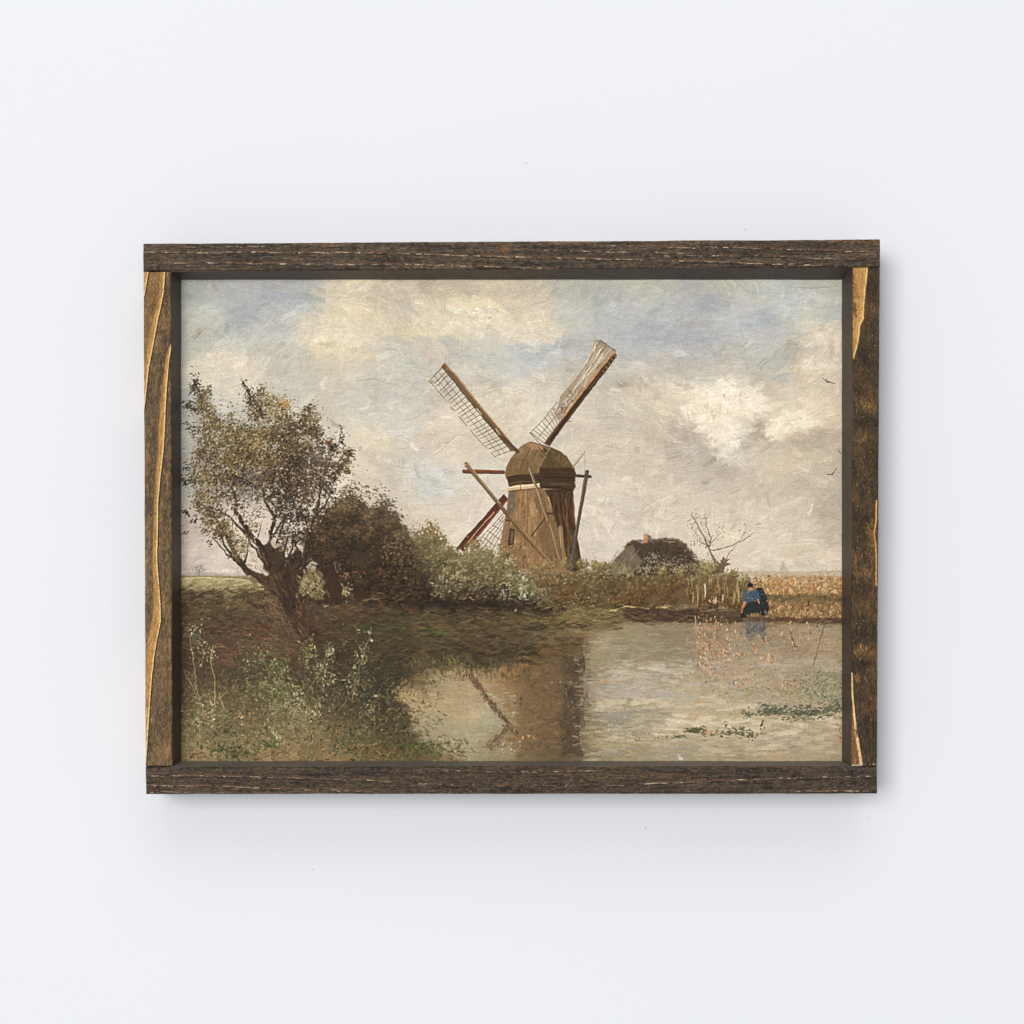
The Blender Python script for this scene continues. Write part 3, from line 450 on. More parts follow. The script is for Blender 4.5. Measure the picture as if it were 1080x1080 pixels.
    P.dabs(26, 596, 433, 4, 5, [(120,100,74),(140,120,94)], L=(2, 5), W=(1, 2)); P.dabs(16, 604, 418, 5, 5, [(132,112,88)], L=(2, 5), W=(1, 2))
    P.poly([(648,371),(650.5,375),(640,390),(620,416),(600,442),(579.5,470.5),(573.5,467.5),(585,452),(602,430),(624,401)], (82,60,44), 1, .5, rough=.15)
    P.line([(648,371.5),(637,384),(622,403.5),(606,424),(593,442)], 1.5, 1.1, (190,134,78), .9, .15); P.line([(593,442),(575,467)], 1, .9, (120,88,58), .9); P.line([(620,411),(600,437),(581,464)], 1.6, 1.6, (58,42,34), .8)
    P.line([(650.5,374),(641,388),(634,397)], .9, .8, (60,46,36), .9); 
    for k in range(5): P.line([(648-3*k, 374+4.2*k), (650.5-3*k, 377+4.2*k)], .9, .9, (160,128,92), .8)
    # ---- cottage
    P.poly([(642,600),(651,588),(661,574),(668,569.5),(676,571),(684,570),(692,569),(700,567.5),(709,567.5),(716,570),(722,575),(729,582),(735,590),(738,600),(738,607),(642,607)], (72,58,44), .95, 1.2, rough=1.)
    P.poly([(642,599),(652,587),(661,575),(666,572),(669,579),(677,591),(672,600),(660,604),(645,604)], (116,104,84), .9, 1.2, rough=.6)
    for _ in range(60): t = r.rand(); P.stroke(648+r.rand()*24, 600-r.rand()*18, r.uniform(4, 10), r.uniform(.7, 1.4), -.95+r.randn()*.1, np.array([(126,118,102),(92,82,68),(140,130,110)][r.randint(3)])/255., .6 if r.rand() < .8 else .2, 0, .5)
    for _ in range(110): x = r.uniform(676, 730); P.stroke(x, r.uniform(572, 592), r.uniform(3, 8), r.uniform(.8, 1.6), .9+r.randn()*.3, np.array([(70,58,50),(54,44,38),(84,70,58),(92,80,68)][r.randint(4)])/255., .6, 0, .5)
    # stray paint outside the gable is sky again
    P.line([(640,598),(651,585),(660,572.5)], 2.4, 2.4, (198,188,168), .9); P.line([(668,570),(690,569),(709,567),(718,571),(731,584)], 1.1, 1., (112,92,70), .8, .4); P.line([(690,569.5),(700,571),(712,571)], 1, 1, (200,180,148), .7, .4, brk=.3)
    P.poly([(678.5,563.5),(682,562.5),(684.5,564),(684.5,572),(679.5,572)], (176,128,94), .9, .7); P.poly([(683,563.5),(686.5,565),(688,570.5),(684,571.5)], (116,106,90), .95, .5); P.dabs(3, 680.5, 565, .6, 1, [(206,158,114)])
    P.dabs(170, 704, 595, 12, 4.5, [(156,146,116),(130,120,92),(176,166,138),(108,98,76),(80,68,52)], L=(1.2, 3), W=(.8, 1.5)); P.dabs(90, 726, 601, 8, 4, [(140,130,102),(160,150,122),(112,98,72)], L=(1.2, 3), W=(.8, 1.5)); P.dabs(50, 690, 589, 7, 4, [(160,154,130),(130,122,102)], L=(1.2, 3), W=(.8, 1.5))
    P.dabs(70, 652, 602, 9, 3, [(122,112,84),(140,130,100)], L=(2, 5)); P.dabs(60, 682, 602, 9, 2.5, [(128,120,92),(150,142,112)], L=(2, 4)) 
    for _ in range(120):
        t = r.rand(); x = np.interp(t, [0,.2,.35,.5,.75,1], [643,661,668,692,716,738]); y = np.interp(t, [0,.2,.35,.5,.75,1], [599,575,570,569,571,592]); P.stroke(x+r.randn()*1.2, y+1.5+r.randn()*1.1, r.uniform(2, 6), r.uniform(1, 2.2), r.randn()*.7, np.array([(84,70,54),(98,84,66),(70,58,46),(130,116,94)][r.randint(4)])/255., .6, 0, .7)
    P.dabs(90, 652, 601, 9, 3.4, [(122,110,80),(104,92,66),(140,128,96)], L=(2, 5), W=(1.2, 2.4)); P.dabs(70, 735, 600, 6, 5, [(120,104,76),(98,84,60),(140,128,100)], L=(2, 5), W=(1.2, 2.4), al=.7)
    # ---- pollard on the right
    P.poly([(752,588),(757,592),(760,594),(762,587),(765,590),(770,589),(766,593),(771,595),(765,597),(763,604),(757,604),(754,598)], (104,84,66), .95, .5)
    for pts, w in [([(757,596),(750,583),(747,575),(738,558),(731,545)], 2.4),([(748,578),(750,568),(745,555),(744,545)], 1.6),([(752,580),(760,578),(772,575),(790,565.5)], 1.5),([(764,592),(772,580),(777,573)], 1.1),([(790,565.5),(800,558)], .7),([(748,577),(742,572),(737,570)], 1.2),([(750,572),(758,565),(762,560)], .8),([(782,568),(787,558),(788,552)], .7)]:
        P.line(pts, w, w*.45, (124,104,82), .9, .4)
    for x, y, rx, ry, n in [(733,553,4,6,44),(741,565,6,6,50),(748,573,6,5,30),(758,560,4,5,20),(745,590,7,6,46),(731,543,2.5,3,14),(744,545,2.5,3,14),(787,563,3,2,12),(787,553,2,2,6),(800,553,1.5,3,7),(762,556,2,2,5),(737,595,6,5,40)]:
        P.dabs(n, x, y, rx, ry, [(134,120,92),(112,98,70),(156,140,108),(96,82,58)], L=(1, 2.4), W=(.8, 1.4), al=.75)
    # birds, signature-small
    P.line([(867,398.5),(871,401.5),(874,403)], .7, 1.3, (104,94,78), .9); P.line([(873,402),(881,405)], 1.4, .6, (92,82,68), .9); P.line([(871,399),(874,403)], .8, 1, (92,82,68), .8)
    P.line([(872,500),(876,500),(878,500)], .9, 1.3, (84,78,68), .9); P.line([(877.5,500.5),(882,494)], 1.4, .6, (84,78,68), .9); P.line([(884,475),(886.5,478)], 1.1, .8, (100,90,76), .9)
    # ---- big hedge left of the mill
    mass([(404,570),(412,562),(420,558),(430,566),(438,563),(447,557),(456,555),(463,562),(470,571),(478,578),(486,583),(494,579),(503,576),(512,580),(520,583),(528,590),(538,592),(547,600),(556,612),(566,620),(576,634)], 642, 330,
         [((96,88,60),(118,108,74),(148,136,100)),((84,76,52),(108,98,68),(142,132,96)),((64,57,42),(92,84,59),(130,120,88)),((50,42,33),(70,61,44),(104,93,68)),((40,33,27),(52,43,33),(74,61,45))], R=(5, 9), base=(94,84,54), ang=-.5)
    nibble([(404,566),(420,556),(438,560),(456,553),(470,568),(486,580),(503,573),(520,580),(538,590),(556,610)], 110, 7)
    P.dabs(50, 456, 560, 6, 5, [(160,128,74),(150,112,66),(140,122,82)], al=.8); P.dabs(14, 454, 551, 2, 2, [(150,114,66),(120,92,60)], L=(1.4, 3)); P.dabs(40, 428, 562, 6, 5, [(142,118,88),(160,136,104)], al=.7)
    P.dabs(30, 512, 580, 5, 4, [(110,102,72),(150,140,104)], al=.8); P.dabs(36, 440, 620, 10, 10, [(130,134,80),(116,120,66)], L=(2, 5)); P.dabs(70, 500, 600, 26, 9, [(134,134,96),(150,148,112)], L=(3, 7), W=(1, 2), ang=-.4, al=.6)
    P.dabs(60, 488, 612, 16, 7, [(178,168,128),(160,150,112),(190,180,144)], L=(2, 5.5), W=(.8, 1.4), al=.8); P.dabs(80, 544, 614, 10, 6, [(188,182,146),(166,160,122),(150,146,108)], L=(2, 5), W=(.8, 1.4), al=.85)
    P.dabs(60, 552, 626, 8, 8, [(140,144,112),(122,126,92),(166,168,136)], L=(2, 6), W=(1.2, 2.4)); P.dabs(60, 528, 628, 8, 6, [(56,54,44),(64,60,48),(48,44,36)], L=(3, 6), W=(1.6, 3), al=.7); P.dabs(10, 528, 624, 3, 2, [(206,204,184)], L=(2, 4), W=(.8, 1.2))
    P.dabs(110, 480, 637, 30, 5, [(50,40,32),(42,34,28),(60,46,34)], L=(4, 9), W=(1.6, 3), ang=.1, al=.7); P.dabs(26, 500, 629, 16, 3, [(96,66,44),(84,58,40)], L=(3, 7), ang=.1)
    for _ in range(260):
        x = r.uniform(420, 560); y = r.uniform(572, 632); P.stroke(x, y, r.uniform(2, 6), r.uniform(1, 2.2), -.5+r.randn()*.7, np.array([(168,150,104),(148,128,84),(88,80,54),(60,56,40),(176,164,124),(120,96,62)][r.randint(6)])/255., .6, 0, .8)
    # ---- dark round bush
    mass([(322,566),(332,550),(338,540),(346,536),(353,524),(361,519),(369,513),(376,519),(382,528),(388,538),(393,536),(398,526),(406,523),(411,529),(415,541),(419,553),(426,558),(431,570),(437,576),(441,590),(446,604)], 632, 300,
         [((68,58,42),(92,78,54),(124,106,76)),((56,46,34),(76,62,44),(106,86,60)),((48,39,30),(62,51,38),(90,70,50)),((42,34,28),(56,44,33),(84,64,46)),((40,33,27),(52,42,32),(80,62,44))], R=(5, 9), base=(60,48,36), ang=.2)
    nibble([(326,556),(338,534),(354,522),(370,512),(386,524),(396,528),(405,524),(414,536)], 200, 9)
    for x, y, q in [(352,520,5),(372,513,6),(384,518,4),(402,521,5),(412,530,4),(420,544,4),(430,560,4)]: P.dabs(34, x, y, q, q*.8, [(86,76,58),(104,94,72),(70,62,48)], L=(1.6, 3.6), W=(.8, 1.6), ang=.5)
    P.dabs(110, 380, 572, 30, 14, [(52,54,44),(46,44,38)], L=(2, 5), al=.6); P.dabs(90, 415, 580, 9, 16, [(140,110,80),(120,92,68),(104,84,62)], L=(1.5, 4), al=.7); P.dabs(60, 366, 585, 24, 12, [(92,64,48),(106,80,60)], L=(1.4, 3.4), W=(.7, 1.3), al=.6)
    P.dabs(70, 372, 525, 11, 6, [(110,98,74),(86,76,58),(126,114,88)], L=(2, 4), ang=.5); P.dabs(60, 406, 537, 8, 7, [(104,94,72),(84,74,58)], L=(2, 4), ang=.7)
    strk(150, 428, 633, 562, 645, [(52,42,34),(60,48,36),(46,38,30),(66,54,40)], (7, 16), (1.8, 3.6), .08, .8); strk(50, 425, 640, 560, 648, [(84,70,46),(72,64,42),(96,80,52)], (6, 14), (1.2, 2.6), .05, .6)
    strk(160, 340, 624, 440, 646, [(74,56,40),(84,64,44),(64,50,36),(96,70,48)], (5, 13), (1.4, 3.2), .15, .75); strk(26, 350, 624, 430, 642, [(130,98,70),(116,88,62),(104,108,70)], (4, 9), (.9, 1.8), .2, .6)
    strk(120, 556, 634, 662, 643, [(104,92,58),(92,76,48),(120,106,66),(76,60,40)], (5, 12), (1.2, 2.4), -.05, .7); strk(60, 662, 636, 795, 642, [(104,84,56),(86,68,46),(118,96,64)], (5, 12), (1, 2.2), 0, .7)
    strk(330, 395, 645, 590, 692, [(66,54,38),(78,62,42),(58,48,34),(88,70,46)], (6, 16), (1.6, 3.6), 0, .55, sp=.2); strk(60, 400, 650, 640, 668, [(108,84,54),(120,94,62)], (5, 13), (.8, 1.6), 0, .5, sp=.2)
    for _ in range(420):
        x = r.uniform(405, 640); t = np.interp(x, [405,440,480,520,560,600,640], [572,570,592,600,606,603,602]); y = t+r.rand()*np.interp(x, [405,520,640], [50,34,30])
        P.stroke(x, y, r.uniform(2.4, 7), r.uniform(1.2, 3), -.5+r.randn()*.7, np.array([(112,102,70),(92,82,56),(128,116,82),(78,68,48),(142,130,96),(106,88,58)][r.randint(6)])/255.*(1-.25*(y-t)/45), .55, 0, .8)
    for x, t, q in [(568,600,6),(580,597,6),(596,595,7),(612,594,6),(628,596,5),(640,598,5),(700,603,5),(716,605,5),(742,598,6),(752,600,7),(772,606,5),(785,612,5),(500,574,6),(530,584,6),(545,594,6)]:
        clump(x+r.randn()*2, t, q, (96,82,52), (126,110,72), (156,140,96), 46, al=.8); P.dabs(14, x, t-q*.7, q*.8, 2, [(132,116,78),(150,134,94),(104,88,58)], L=(1.6, 3.6), W=(1, 1.8))
    # ---- willow: limbs
    T = (70,52,40); T2 = (58,44,34)
    P.poly([(246,586),(254,591),(268,603),(280,606),(288,604),(296,596),(303,598),(310,606),(318,598),(326,598),(338,600),(344,618),(345,636),(330,634),(318,632),(324,646),(334,662),(342,678),(322,682),(312,668),(304,650),(292,630),(274,614),(258,602)], T, .97, 1., rough=.6)
    P.poly([(276,578),(284,570),(294,572),(300,584),(302,600),(288,606),(278,600),(280,588)], (64,50,38), .95, 1., rough=.6)
    for pts, w, w1 in [([(262,604),(246,580),(240,566),(228,545),(212,531)], 6, 1.4),([(284,596),(276,577),(262,562),(250,540),(247,520),(240,500)], 8, 1.6),([(268,570),(250,552),(243,545),(227,537)], 3.6, 1),
                       ([(287,580),(286,560),(290,545),(280,528),(276,508)], 5.5, 1.4),([(288,566),(296,552),(306,540)], 3, 1),([(318,604),(323,580),(331,548),(337,525),(339,505)], 5.5, 1.2),([(318,590),(312,575),(308,560)], 3, 1),([(331,548),(344,530),(352,515)], 2.4, .9),([(340,512),(348,490)], 1.3, .8),
                       ([(304,600),(300,586),(304,566)], 3.4, 1.2),([(222,480),(214,440),(206,402)], 1., .6),([(270,436),(262,412),(257,404)], 1.8, 1.),([(247,590),(236,574),(232,560)], 3, 1.2),([(316,604),(334,592),(342,580)], 4, 1.6),([(255,596),(262,585),(262,575)], 3, 1.)]:
        P.line(pts, w, w1, T2, .95, .7); P.line([(x-w*.18, y) for x, y in pts], w*.3, w1*.4, (104,84,62), .5, .6)
    strk(170, 262, 606, 336, 672, [(92,68,50),(60,44,34),(112,84,60),(78,54,40)], (5, 12), (.9, 1.8), .9, .6); strk(40, 296, 630, 330, 680, [(108,72,50),(84,56,42)], (7, 14), (.9, 1.8), 1.1, .6)
    for gp, gc in [([(323,597),(328,590),(335,594),(333,602),(325,602)], (186,176,156)),([(262,574),(270,584),(277,597),(272,600),(266,590)], (198,186,164)),([(286,572),(292,560),(298,560),(296,574),(290,578)], (192,182,162))]:
        P.poly(gp, gc, .9, .8, rough=.6)
    P.poly([(320,606),(326,598),(334,600),(341,606),(342,620),(341,632),(328,630),(320,628),(317,616)], (132,120,82), .8, 1.4, rough=.9); P.dabs(70, 330, 616, 6.5, 7, [(150,138,96),(124,112,74),(164,152,108),(96,82,54)], L=(2, 6), W=(1.2, 2.6), ang=1.4, al=.8); P.dabs(30, 365, 623, 4, 4, [(132,120,84),(150,138,98)], L=(2, 4), W=(1.2, 2.2), al=.8)
    P.poly([(298,606),(302,596),(306,586),(312,580),(318,580),(320,590),(316,600),(316,612),(315,634),(308,652),(298,636)], (64,48,37), .92, 1., rough=.7); P.poly([(342,600),(350,594),(357,598),(359,612),(361,634),(352,638),(343,636)], (64,46,36), .9, 1., rough=.8)
    for pts, w, w1 in [([(296,600),(306,584),(312,560)], 3, 1.2),([(324,580),(334,566),(348,556)], 2.6, 1),([(282,600),(270,580),(256,560)], 3.4, 1.2),([(258,600),(240,584),(224,566)], 2.6, 1),([(300,610),(318,596),(340,586)], 3, 1.2),([(310,640),(330,624),(344,606)], 3, 1.4),([(292,572),(300,548),(298,530)], 2.6, 1),([(331,582),(326,560),(318,540)], 2.4, 1)]: P.line(pts, w, w1, (60,46,35), .9, .8)
    P.dabs(50, 328, 618, 7, 8, [(160,150,110),(112,104,72),(90,76,50)], L=(2, 4), al=.7); P.line([(330,604),(334,616),(331,630)], 1.6, 2, (92,72,52), .8, .4); P.dabs(10, 365, 623, 3, 3, [(170,158,118)], L=(1.5, 3))
    P.dabs(70, 370, 606, 16, 9, [(80,58,44),(100,74,54),(50,40,32)], L=(2, 5), al=.7); P.dabs(16, 368, 607, 7, 4, [(140,100,72),(122,88,64)], L=(2, 4)); P.poly([(346,606),(356,608),(358,632),(348,638),(342,630)], (66,48,36), .9, 1.2, rough=.6); P.poly([(372,618),(382,614),(386,630),(376,636)], (60,46,36), .8, 1.5, rough=.6)
    P.dabs(14, 357, 600, 4, 3, [(112,110,98)], L=(2, 4), al=.6)
    for _ in range(24):
        x = r.uniform(304, 350); P.stroke(x, r.uniform(604, 636), r.uniform(5, 12), r.uniform(1, 2.2), 1.3+r.randn()*.5, np.array([(84,66,48),(70,54,40),(110,92,66)][r.randint(3)])/255., .75, r.uniform(-.2, .2), .6)
    for _ in range(30): P.stroke(r.uniform(312, 342), r.uniform(608, 630), r.uniform(3, 7), r.uniform(1, 2), 1.2+r.randn()*.6, np.array([(146,136,102),(124,116,84),(164,152,116)][r.randint(3)])/255., .8, 0, .6)
    # willow: foliage, in clumps
    OL = [(112,98,64),(92,80,52),(132,116,80),(74,64,44)]; LT = [(146,130,94),(128,112,76),(162,146,106),(104,90,60)]; BR = [(90,72,50),(72,58,42),(108,86,60),(58,48,36)]; DK = [(56,47,36),(46,38,30),(68,55,41)]; GY = [(98,90,78),(80,73,63),(114,104,88)]
    CL = [(208,405,3,5,26,DK),(204,412,3,4,18,DK),(213,420,5,8,60,OL),(220,412,3,4,24,OL),(200,428,4,3,22,DK),(206,432,5,3,24,DK),(218,432,7,8,80,OL),(226,445,7,8,100,OL),(216,450,8,8,70,OL),(243,440,4,4,26,OL),(235,452,8,7,90,OL),
          (200,450,3,3,8,DK),(205,455,3,4,12,DK),(257,404,1.4,3,7,DK),(262,416,3,5,24,DK),(266,424,5,6,60,BR),(276,414,4,5,50,OL),(284,424,7,7,110,LT),(273,436,7,8,120,BR),(290,436,8,7,120,LT),(300,427,4,5,44,[(176,134,72),(150,122,76)]),(300,442,8,8,110,OL),
          (310,452,6,6,60,BR),(326,432,3,5,44,BR),(322,441,6,7,90,OL),(332,441,4,6,50,LT),(318,452,7,7,90,BR),(331,456,7,7,100,BR),(340,470,5,6,70,BR),(348,466,3,4,24,[(116,70,48),(104,80,56)]),(352,473,4,5,40,DK),(360,454,1.,3,5,DK),(361,464,2,5,16,DK),(368,478,4,4,44,BR),(364,485,5,6,60,OL),
          (358,492,6,5,50,BR),(366,497,3,3,20,BR),(352,502,5,6,40,DK),(345,492,7,8,90,BR),(218,466,8,9,100,OL),(212,480,6,8,70,BR),(228,470,9,9,130,OL),(240,466,9,9,150,OL),(250,458,8,8,110,OL),(262,456,9,8,130,OL),(256,472,10,10,170,BR),(272,462,10,9,150,LT),(284,458,10,9,150,OL),
          (296,464,10,9,150,BR),(310,470,10,9,150,BR),(322,474,10,10,150,OL),(334,484,9,9,120,GY),(218,490,8,8,80,BR),(230,486,10,9,130,BR),(244,486,10,10,160,OL),(258,490,11,9,160,BR),(272,484,11,10,170,BR),(286,484,11,10,170,OL),(300,486,11,10,170,BR),(314,490,11,10,160,DK),(328,500,10,9,120,BR),
          (205,494,5,5,28,OL),(210,503,6,5,50,OL),(204,507,5,4,26,DK),(220,505,8,7,90,LT),(232,504,9,8,110,BR),(246,506,10,8,110,BR),(262,508,11,8,100,DK),(276,504,11,8,110,GY),(290,504,11,9,140,BR),(304,506,11,9,150,DK),(318,510,10,9,130,BR),(340,512,7,7,60,DK),(350,520,5,5,26,DK),
          (212,520,6,6,56,OL),(222,522,8,7,80,LT),(236,522,9,7,70,BR),(208,530,4,4,26,OL),(216,538,6,6,56,OL),(228,540,7,6,60,BR),(222,550,7,5,60,OL),(236,554,7,6,60,OL),(244,562,6,5,44,LT),(232,562,6,5,44,BR),(246,572,5,5,36,OL),(256,578,6,6,40,LT),(262,568,5,5,24,OL),(250,586,4,5,22,OL),
          (198,494,2,2,8,DK),(195,510,2,3,8,DK),(196,540,2,3,8,DK),(204,549,3,2,10,DK),(215,560,4,3,18,OL),(220,572,3,2,7,DK),(196,562,2,2,5,DK),
          (256,522,9,6,40,GY),(270,520,9,8,50,GY),(284,522,9,8,60,BR),(298,522,10,9,110,DK),(312,526,10,9,120,DK),(326,524,9,9,90,BR),(294,538,8,7,50,DK),(306,544,9,8,80,DK),(320,546,9,8,80,DK),(300,560,7,8,50,DK),(312,566,8,8,60,DK),(326,566,7,8,60,DK),(338,556,7,8,60,BR),
          (272,540,7,6,24,GY),(262,548,6,5,20,GY),(250,532,6,6,24,BR),(300,578,6,6,34,BR),(312,588,7,6,40,DK),(336,584,6,8,50,DK),(268,556,5,4,16,OL),(338,540,7,8,44,DK),(344,552,7,7,50,DK)]
    NB = P.fbm(5, 3, 1, 1, 55)
    for x, y, rx, ry, n, cs in CL:
        if n > 30:
            bb = P.box(x-rx*2, y-ry*2, x+rx*2, y+ry*2); j0, j1, i0, i1 = bb
            d = ((P.X[j0:j1, i0:i1]-x)/rx)**2+((P.Y[j0:j1, i0:i1]-y)/ry)**2
            P.mix(bb, np.clip((NB[j0:j1, i0:i1]-.40)*6, 0, 1)*np.exp(-d)*min(.8, n/(rx*ry)*.5), np.array(cs[0])/255.*.97)
        P.dabs(int(n*1.5), x, y, rx*.74, ry*.74, cs, L=(1.6, 3.8), W=(1., 2.), ang=-.5 if x < 270 else .2, al=.85, jc=.16)
        P.dabs(int(n*.35), x, y, rx*1.25, ry*1.25, [(84,74,52),(104,92,64),(66,56,42),(128,102,66)], L=(1.3, 2.8), W=(.8, 1.4), al=.8, jc=.12)
    P.dabs(420, 258, 472, 34, 24, LT+[(178,164,124)], L=(1.4, 3.2), W=(.8, 1.5), al=.75); P.dabs(260, 300, 488, 28, 20, [(72,62,48),(64,54,42),(120,82,56)], L=(1.5, 3.2), W=(.8, 1.5), al=.7); P.dabs(240, 318, 500, 22, 20, [(112,104,90),(132,98,68),(56,48,38)], L=(1.5, 3.2), W=(.7, 1.3), al=.7)
    P.dabs(60, 270, 440, 12, 12, [(62,68,46),(56,60,44)], L=(2, 4), W=(1.2, 2.2), al=.7); P.dabs(140, 240, 500, 20, 26, [(66,56,42),(58,48,38)], L=(1.5, 3.2), W=(.8, 1.5), al=.7)
    P.dabs(60, 280, 535, 20, 10, [(180,176,162),(150,146,134)], L=(1.5, 3.5), W=(.9, 1.8), al=.7)
    for _ in range(520):
        x, y = 268+r.randn()*36, 478+r.randn()*34
        if P.at(x, y).mean() < .5: P.stroke(x, y, r.uniform(1.6, 3.6), r.uniform(1, 1.9), -.3+r.randn()*.8, np.array([(176,152,104),(160,136,90),(186,164,118),(150,110,66)][r.randint(4)] if x+y*.6 < 570+r.randn()*20 else [(50,42,32),(60,50,38),(118,86,56),(44,36,28)][r.randint(4)])/255., .8, 0, .7)
    for _ in range(420):
        t = r.rand()*6.283; q = r.uniform(.55, 1.12); x = 282+78*math.cos(t)*q; y = 486+78*math.sin(t)*q
        if P.at(x, y).mean() < .55: P.stroke(x, y, r.uniform(1.6, 4), r.uniform(1, 2.4), r.uniform(-1.5, 1.5), sky[min(P.H-1, int((y-P.y0)*S)), max(0, min(P.W-1, int((x-P.x0)*S)))]*(.96+.03*r.randn()), .8, 0, .4)
    for x0_, y0_, n in [(206,398,9),(198,424,8),(203,408,6),(212,414,8),(196,446,5),(262,406,5),(195,506,5),(197,541,5)]:
        for k in range(n): P.stroke(x0_+r.randn()*3, y0_+r.randn()*4, r.uniform(2.4, 4.4), r.uniform(1.2, 2.2), .6+r.randn()*.4, np.array([(70,60,42),(58,50,38),(88,76,50)][r.randint(3)])/255., .85, 0, .6)
    # small twigs over the crown
    for pts in [[(339,505),(350,482),(360,458)],[(350,505),(362,488),(370,476)],[(345,530),(354,505)],[(330,545),(338,520),(342,506)],[(206,402),(214,425),(226,452)],[(257,404),(262,414),(270,424)]]: P.line(pts, .9, .7, (74,58,44), .75, .4)
    for _ in range(26):
        x, y = r.uniform(240, 345), r.uniform(480, 575); a_ = -1.2-(x-290)*-.008; L = r.uniform(8, 20); P.line([(x, y), (x+math.cos(a_)*L, y+math.sin(a_)*L)], 1.1, .6, [(60,46,36),(88,70,52)][r.randint(2)], .65, .5)
    # ---- weeds in the foreground
    strk(700, 192, 730, 420, 802, [(132,112,70),(102,94,60),(76,74,46),(150,126,82),(90,78,50),(62,62,40),(140,134,92),(118,90,56)], (2, 7), (1, 2.4), .9, .8, sp=1.2)
    strk(380, 200, 690, 400, 740, [(94,84,58),(72,58,42),(62,60,42),(112,98,68),(104,74,52),(52,46,34)], (3, 8), (.7, 1.7), -.4, .65, sp=.9)
    strk(260, 195, 690, 400, 790, [(122,110,76),(100,92,62),(140,126,90),(86,80,52),(116,92,62)], (3, 9), (.8, 1.6), -1.3, .6, sp=.45)
    strk(300, 195, 645, 380, 695, [(104,76,54),(84,60,44),(66,48,36),(122,96,68),(92,78,54)], (4, 12), (.7, 1.7), .2, .6, sp=.35)
    strk(220, 380, 640, 560, 700, [(96,84,54),(70,60,42),(110,90,58),(56,48,34),(82,82,50)], (5, 14), (.8, 2), 0, .55, sp=.2)
    strk(240, 430, 644, 655, 664, [(104,84,54),(84,70,46),(120,96,60),(70,58,40),(96,92,60)], (5, 14), (1, 2.2), 0, .6, sp=.15)
    strk(120, 400, 690, 470, 800, [(60,60,42),(76,74,48),(50,48,36),(92,84,52)], (3, 9), (.9, 2), .5, .6, sp=.7)
    G1 = [(136,138,92),(116,120,78),(160,160,116),(98,102,64)]; WH = [(172,168,128),(196,190,152),(148,146,104),(126,124,82),(110,104,68)]
    P.dabs(220, 320, 755, 18, 14, [(150,138,108),(132,120,88),(116,102,72)], L=(1.5, 4), W=(.8, 1.6), al=.75)
    for x, y, rx, ry, n, cs in [(278,690,6,8,40,G1),(290,703,8,8,40,G1),(300,705,4,6,30,G1),(270,725,8,8,40,G1),(285,720,10,10,60,G1),(300,725,10,10,60,G1),(310,738,10,8,60,WH),(322,690,4,7,26,G1),(330,682,3,6,20,G1),(348,688,3,6,26,WH),(338,705,8,9,50,G1),(345,715,8,7,30,WH),
                               (325,750,12,8,80,WH),(288,745,8,6,40,G1),(262,700,4,5,14,G1),(383,688,5,10,34,WH),(378,712,5,9,26,G1),(372,725,4,6,14,WH),(390,746,4,6,16,WH),(212,680,6,9,36,WH),(202,664,5,6,20,WH),(224,690,4,6,14,WH),(204,672,4,6,14,[(70,92,72),(96,112,88)]),
                               (205,735,6,10,20,G1),(215,755,10,10,60,WH),(206,762,8,6,30,G1),(224,745,6,12,30,[(150,146,116),(130,124,90)]),(285,770,8,6,50,G1),(293,778,6,6,30,WH),(252,768,5,5,16,WH),(235,790,12,5,50,[(72,82,48),(60,72,44)]),(255,795,10,4,50,[(56,66,40),(66,76,46)]),
                               (282,785,8,4,30,[(62,84,50)]),(240,770,8,6,30,[(70,80,50)]),(365,785,12,8,80,[(66,80,56),(56,70,48),(84,98,66)]),(380,775,8,8,40,[(90,100,70),(62,72,50)]),(372,768,5,5,16,[(54,70,48)]),(400,790,12,5,60,[(80,84,48),(96,92,50)]),(440,788,16,5,70,[(74,84,44),(88,96,52)]),
                               (420,765,12,10,50,[(58,58,40),(70,64,42)]),(395,725,18,14,60,[(54,60,44),(62,70,50)]),(350,755,12,10,50,[(84,72,48),(100,88,58)])]:
        P.dabs(int(n*.8), x, y, rx*1.35, ry*1.25, [tuple(int(v*.72) for v in c) for c in cs]+[(96,86,56)], L=(1.8, 5), W=(1.1, 2.4), al=.65, jc=.16); P.dabs(int(n*1.05), x, y, rx*.85, ry*.85, cs, L=(1.5, 4.2), W=(1, 2.2), al=.8, jc=.14)
    for pts, c in [([(215,752),(206,720),(203,690),(200,668)], (150,130,96)),([(216,756),(208,735),(198,715),(194,705)], (140,122,90)),([(208,700),(203,712),(196,706)], (120,104,78)),([(227,744),(226,712),(222,695),(225,680)], (176,150,100)),([(237,748),(233,735),(240,728)], (164,142,96)),([(213,700),(218,680)], (130,112,84)),
                   ([(371,738),(375,716),(384,690),(392,660)], (130,112,84)),([(360,745),(372,728),(380,712)], (120,98,70)),([(300,735),(288,712),(274,690)], (110,108,76)),([(305,735),(298,712),(297,698)], (116,112,80)),([(318,742),(334,712),(348,684)], (118,112,80)),([(306,765),(312,750),(306,745)], (150,140,96)),([(330,742),(322,715),(320,680)], (96,92,62)),([(259,715),(270,735),(278,745)], (100,96,64))]:
        P.line(pts, 1.2, .7, c, .8, .5)
    strk(160, 195, 740, 420, 800, [(120,98,60),(130,106,66),(92,78,50),(108,84,52)], (3, 8), (.7, 1.5), .5, .5, sp=1.2); strk(90, 195, 700, 350, 770, [(112,102,72),(96,86,60)], (3, 8), (.6, 1.1), -1.2, .55, sp=.5)
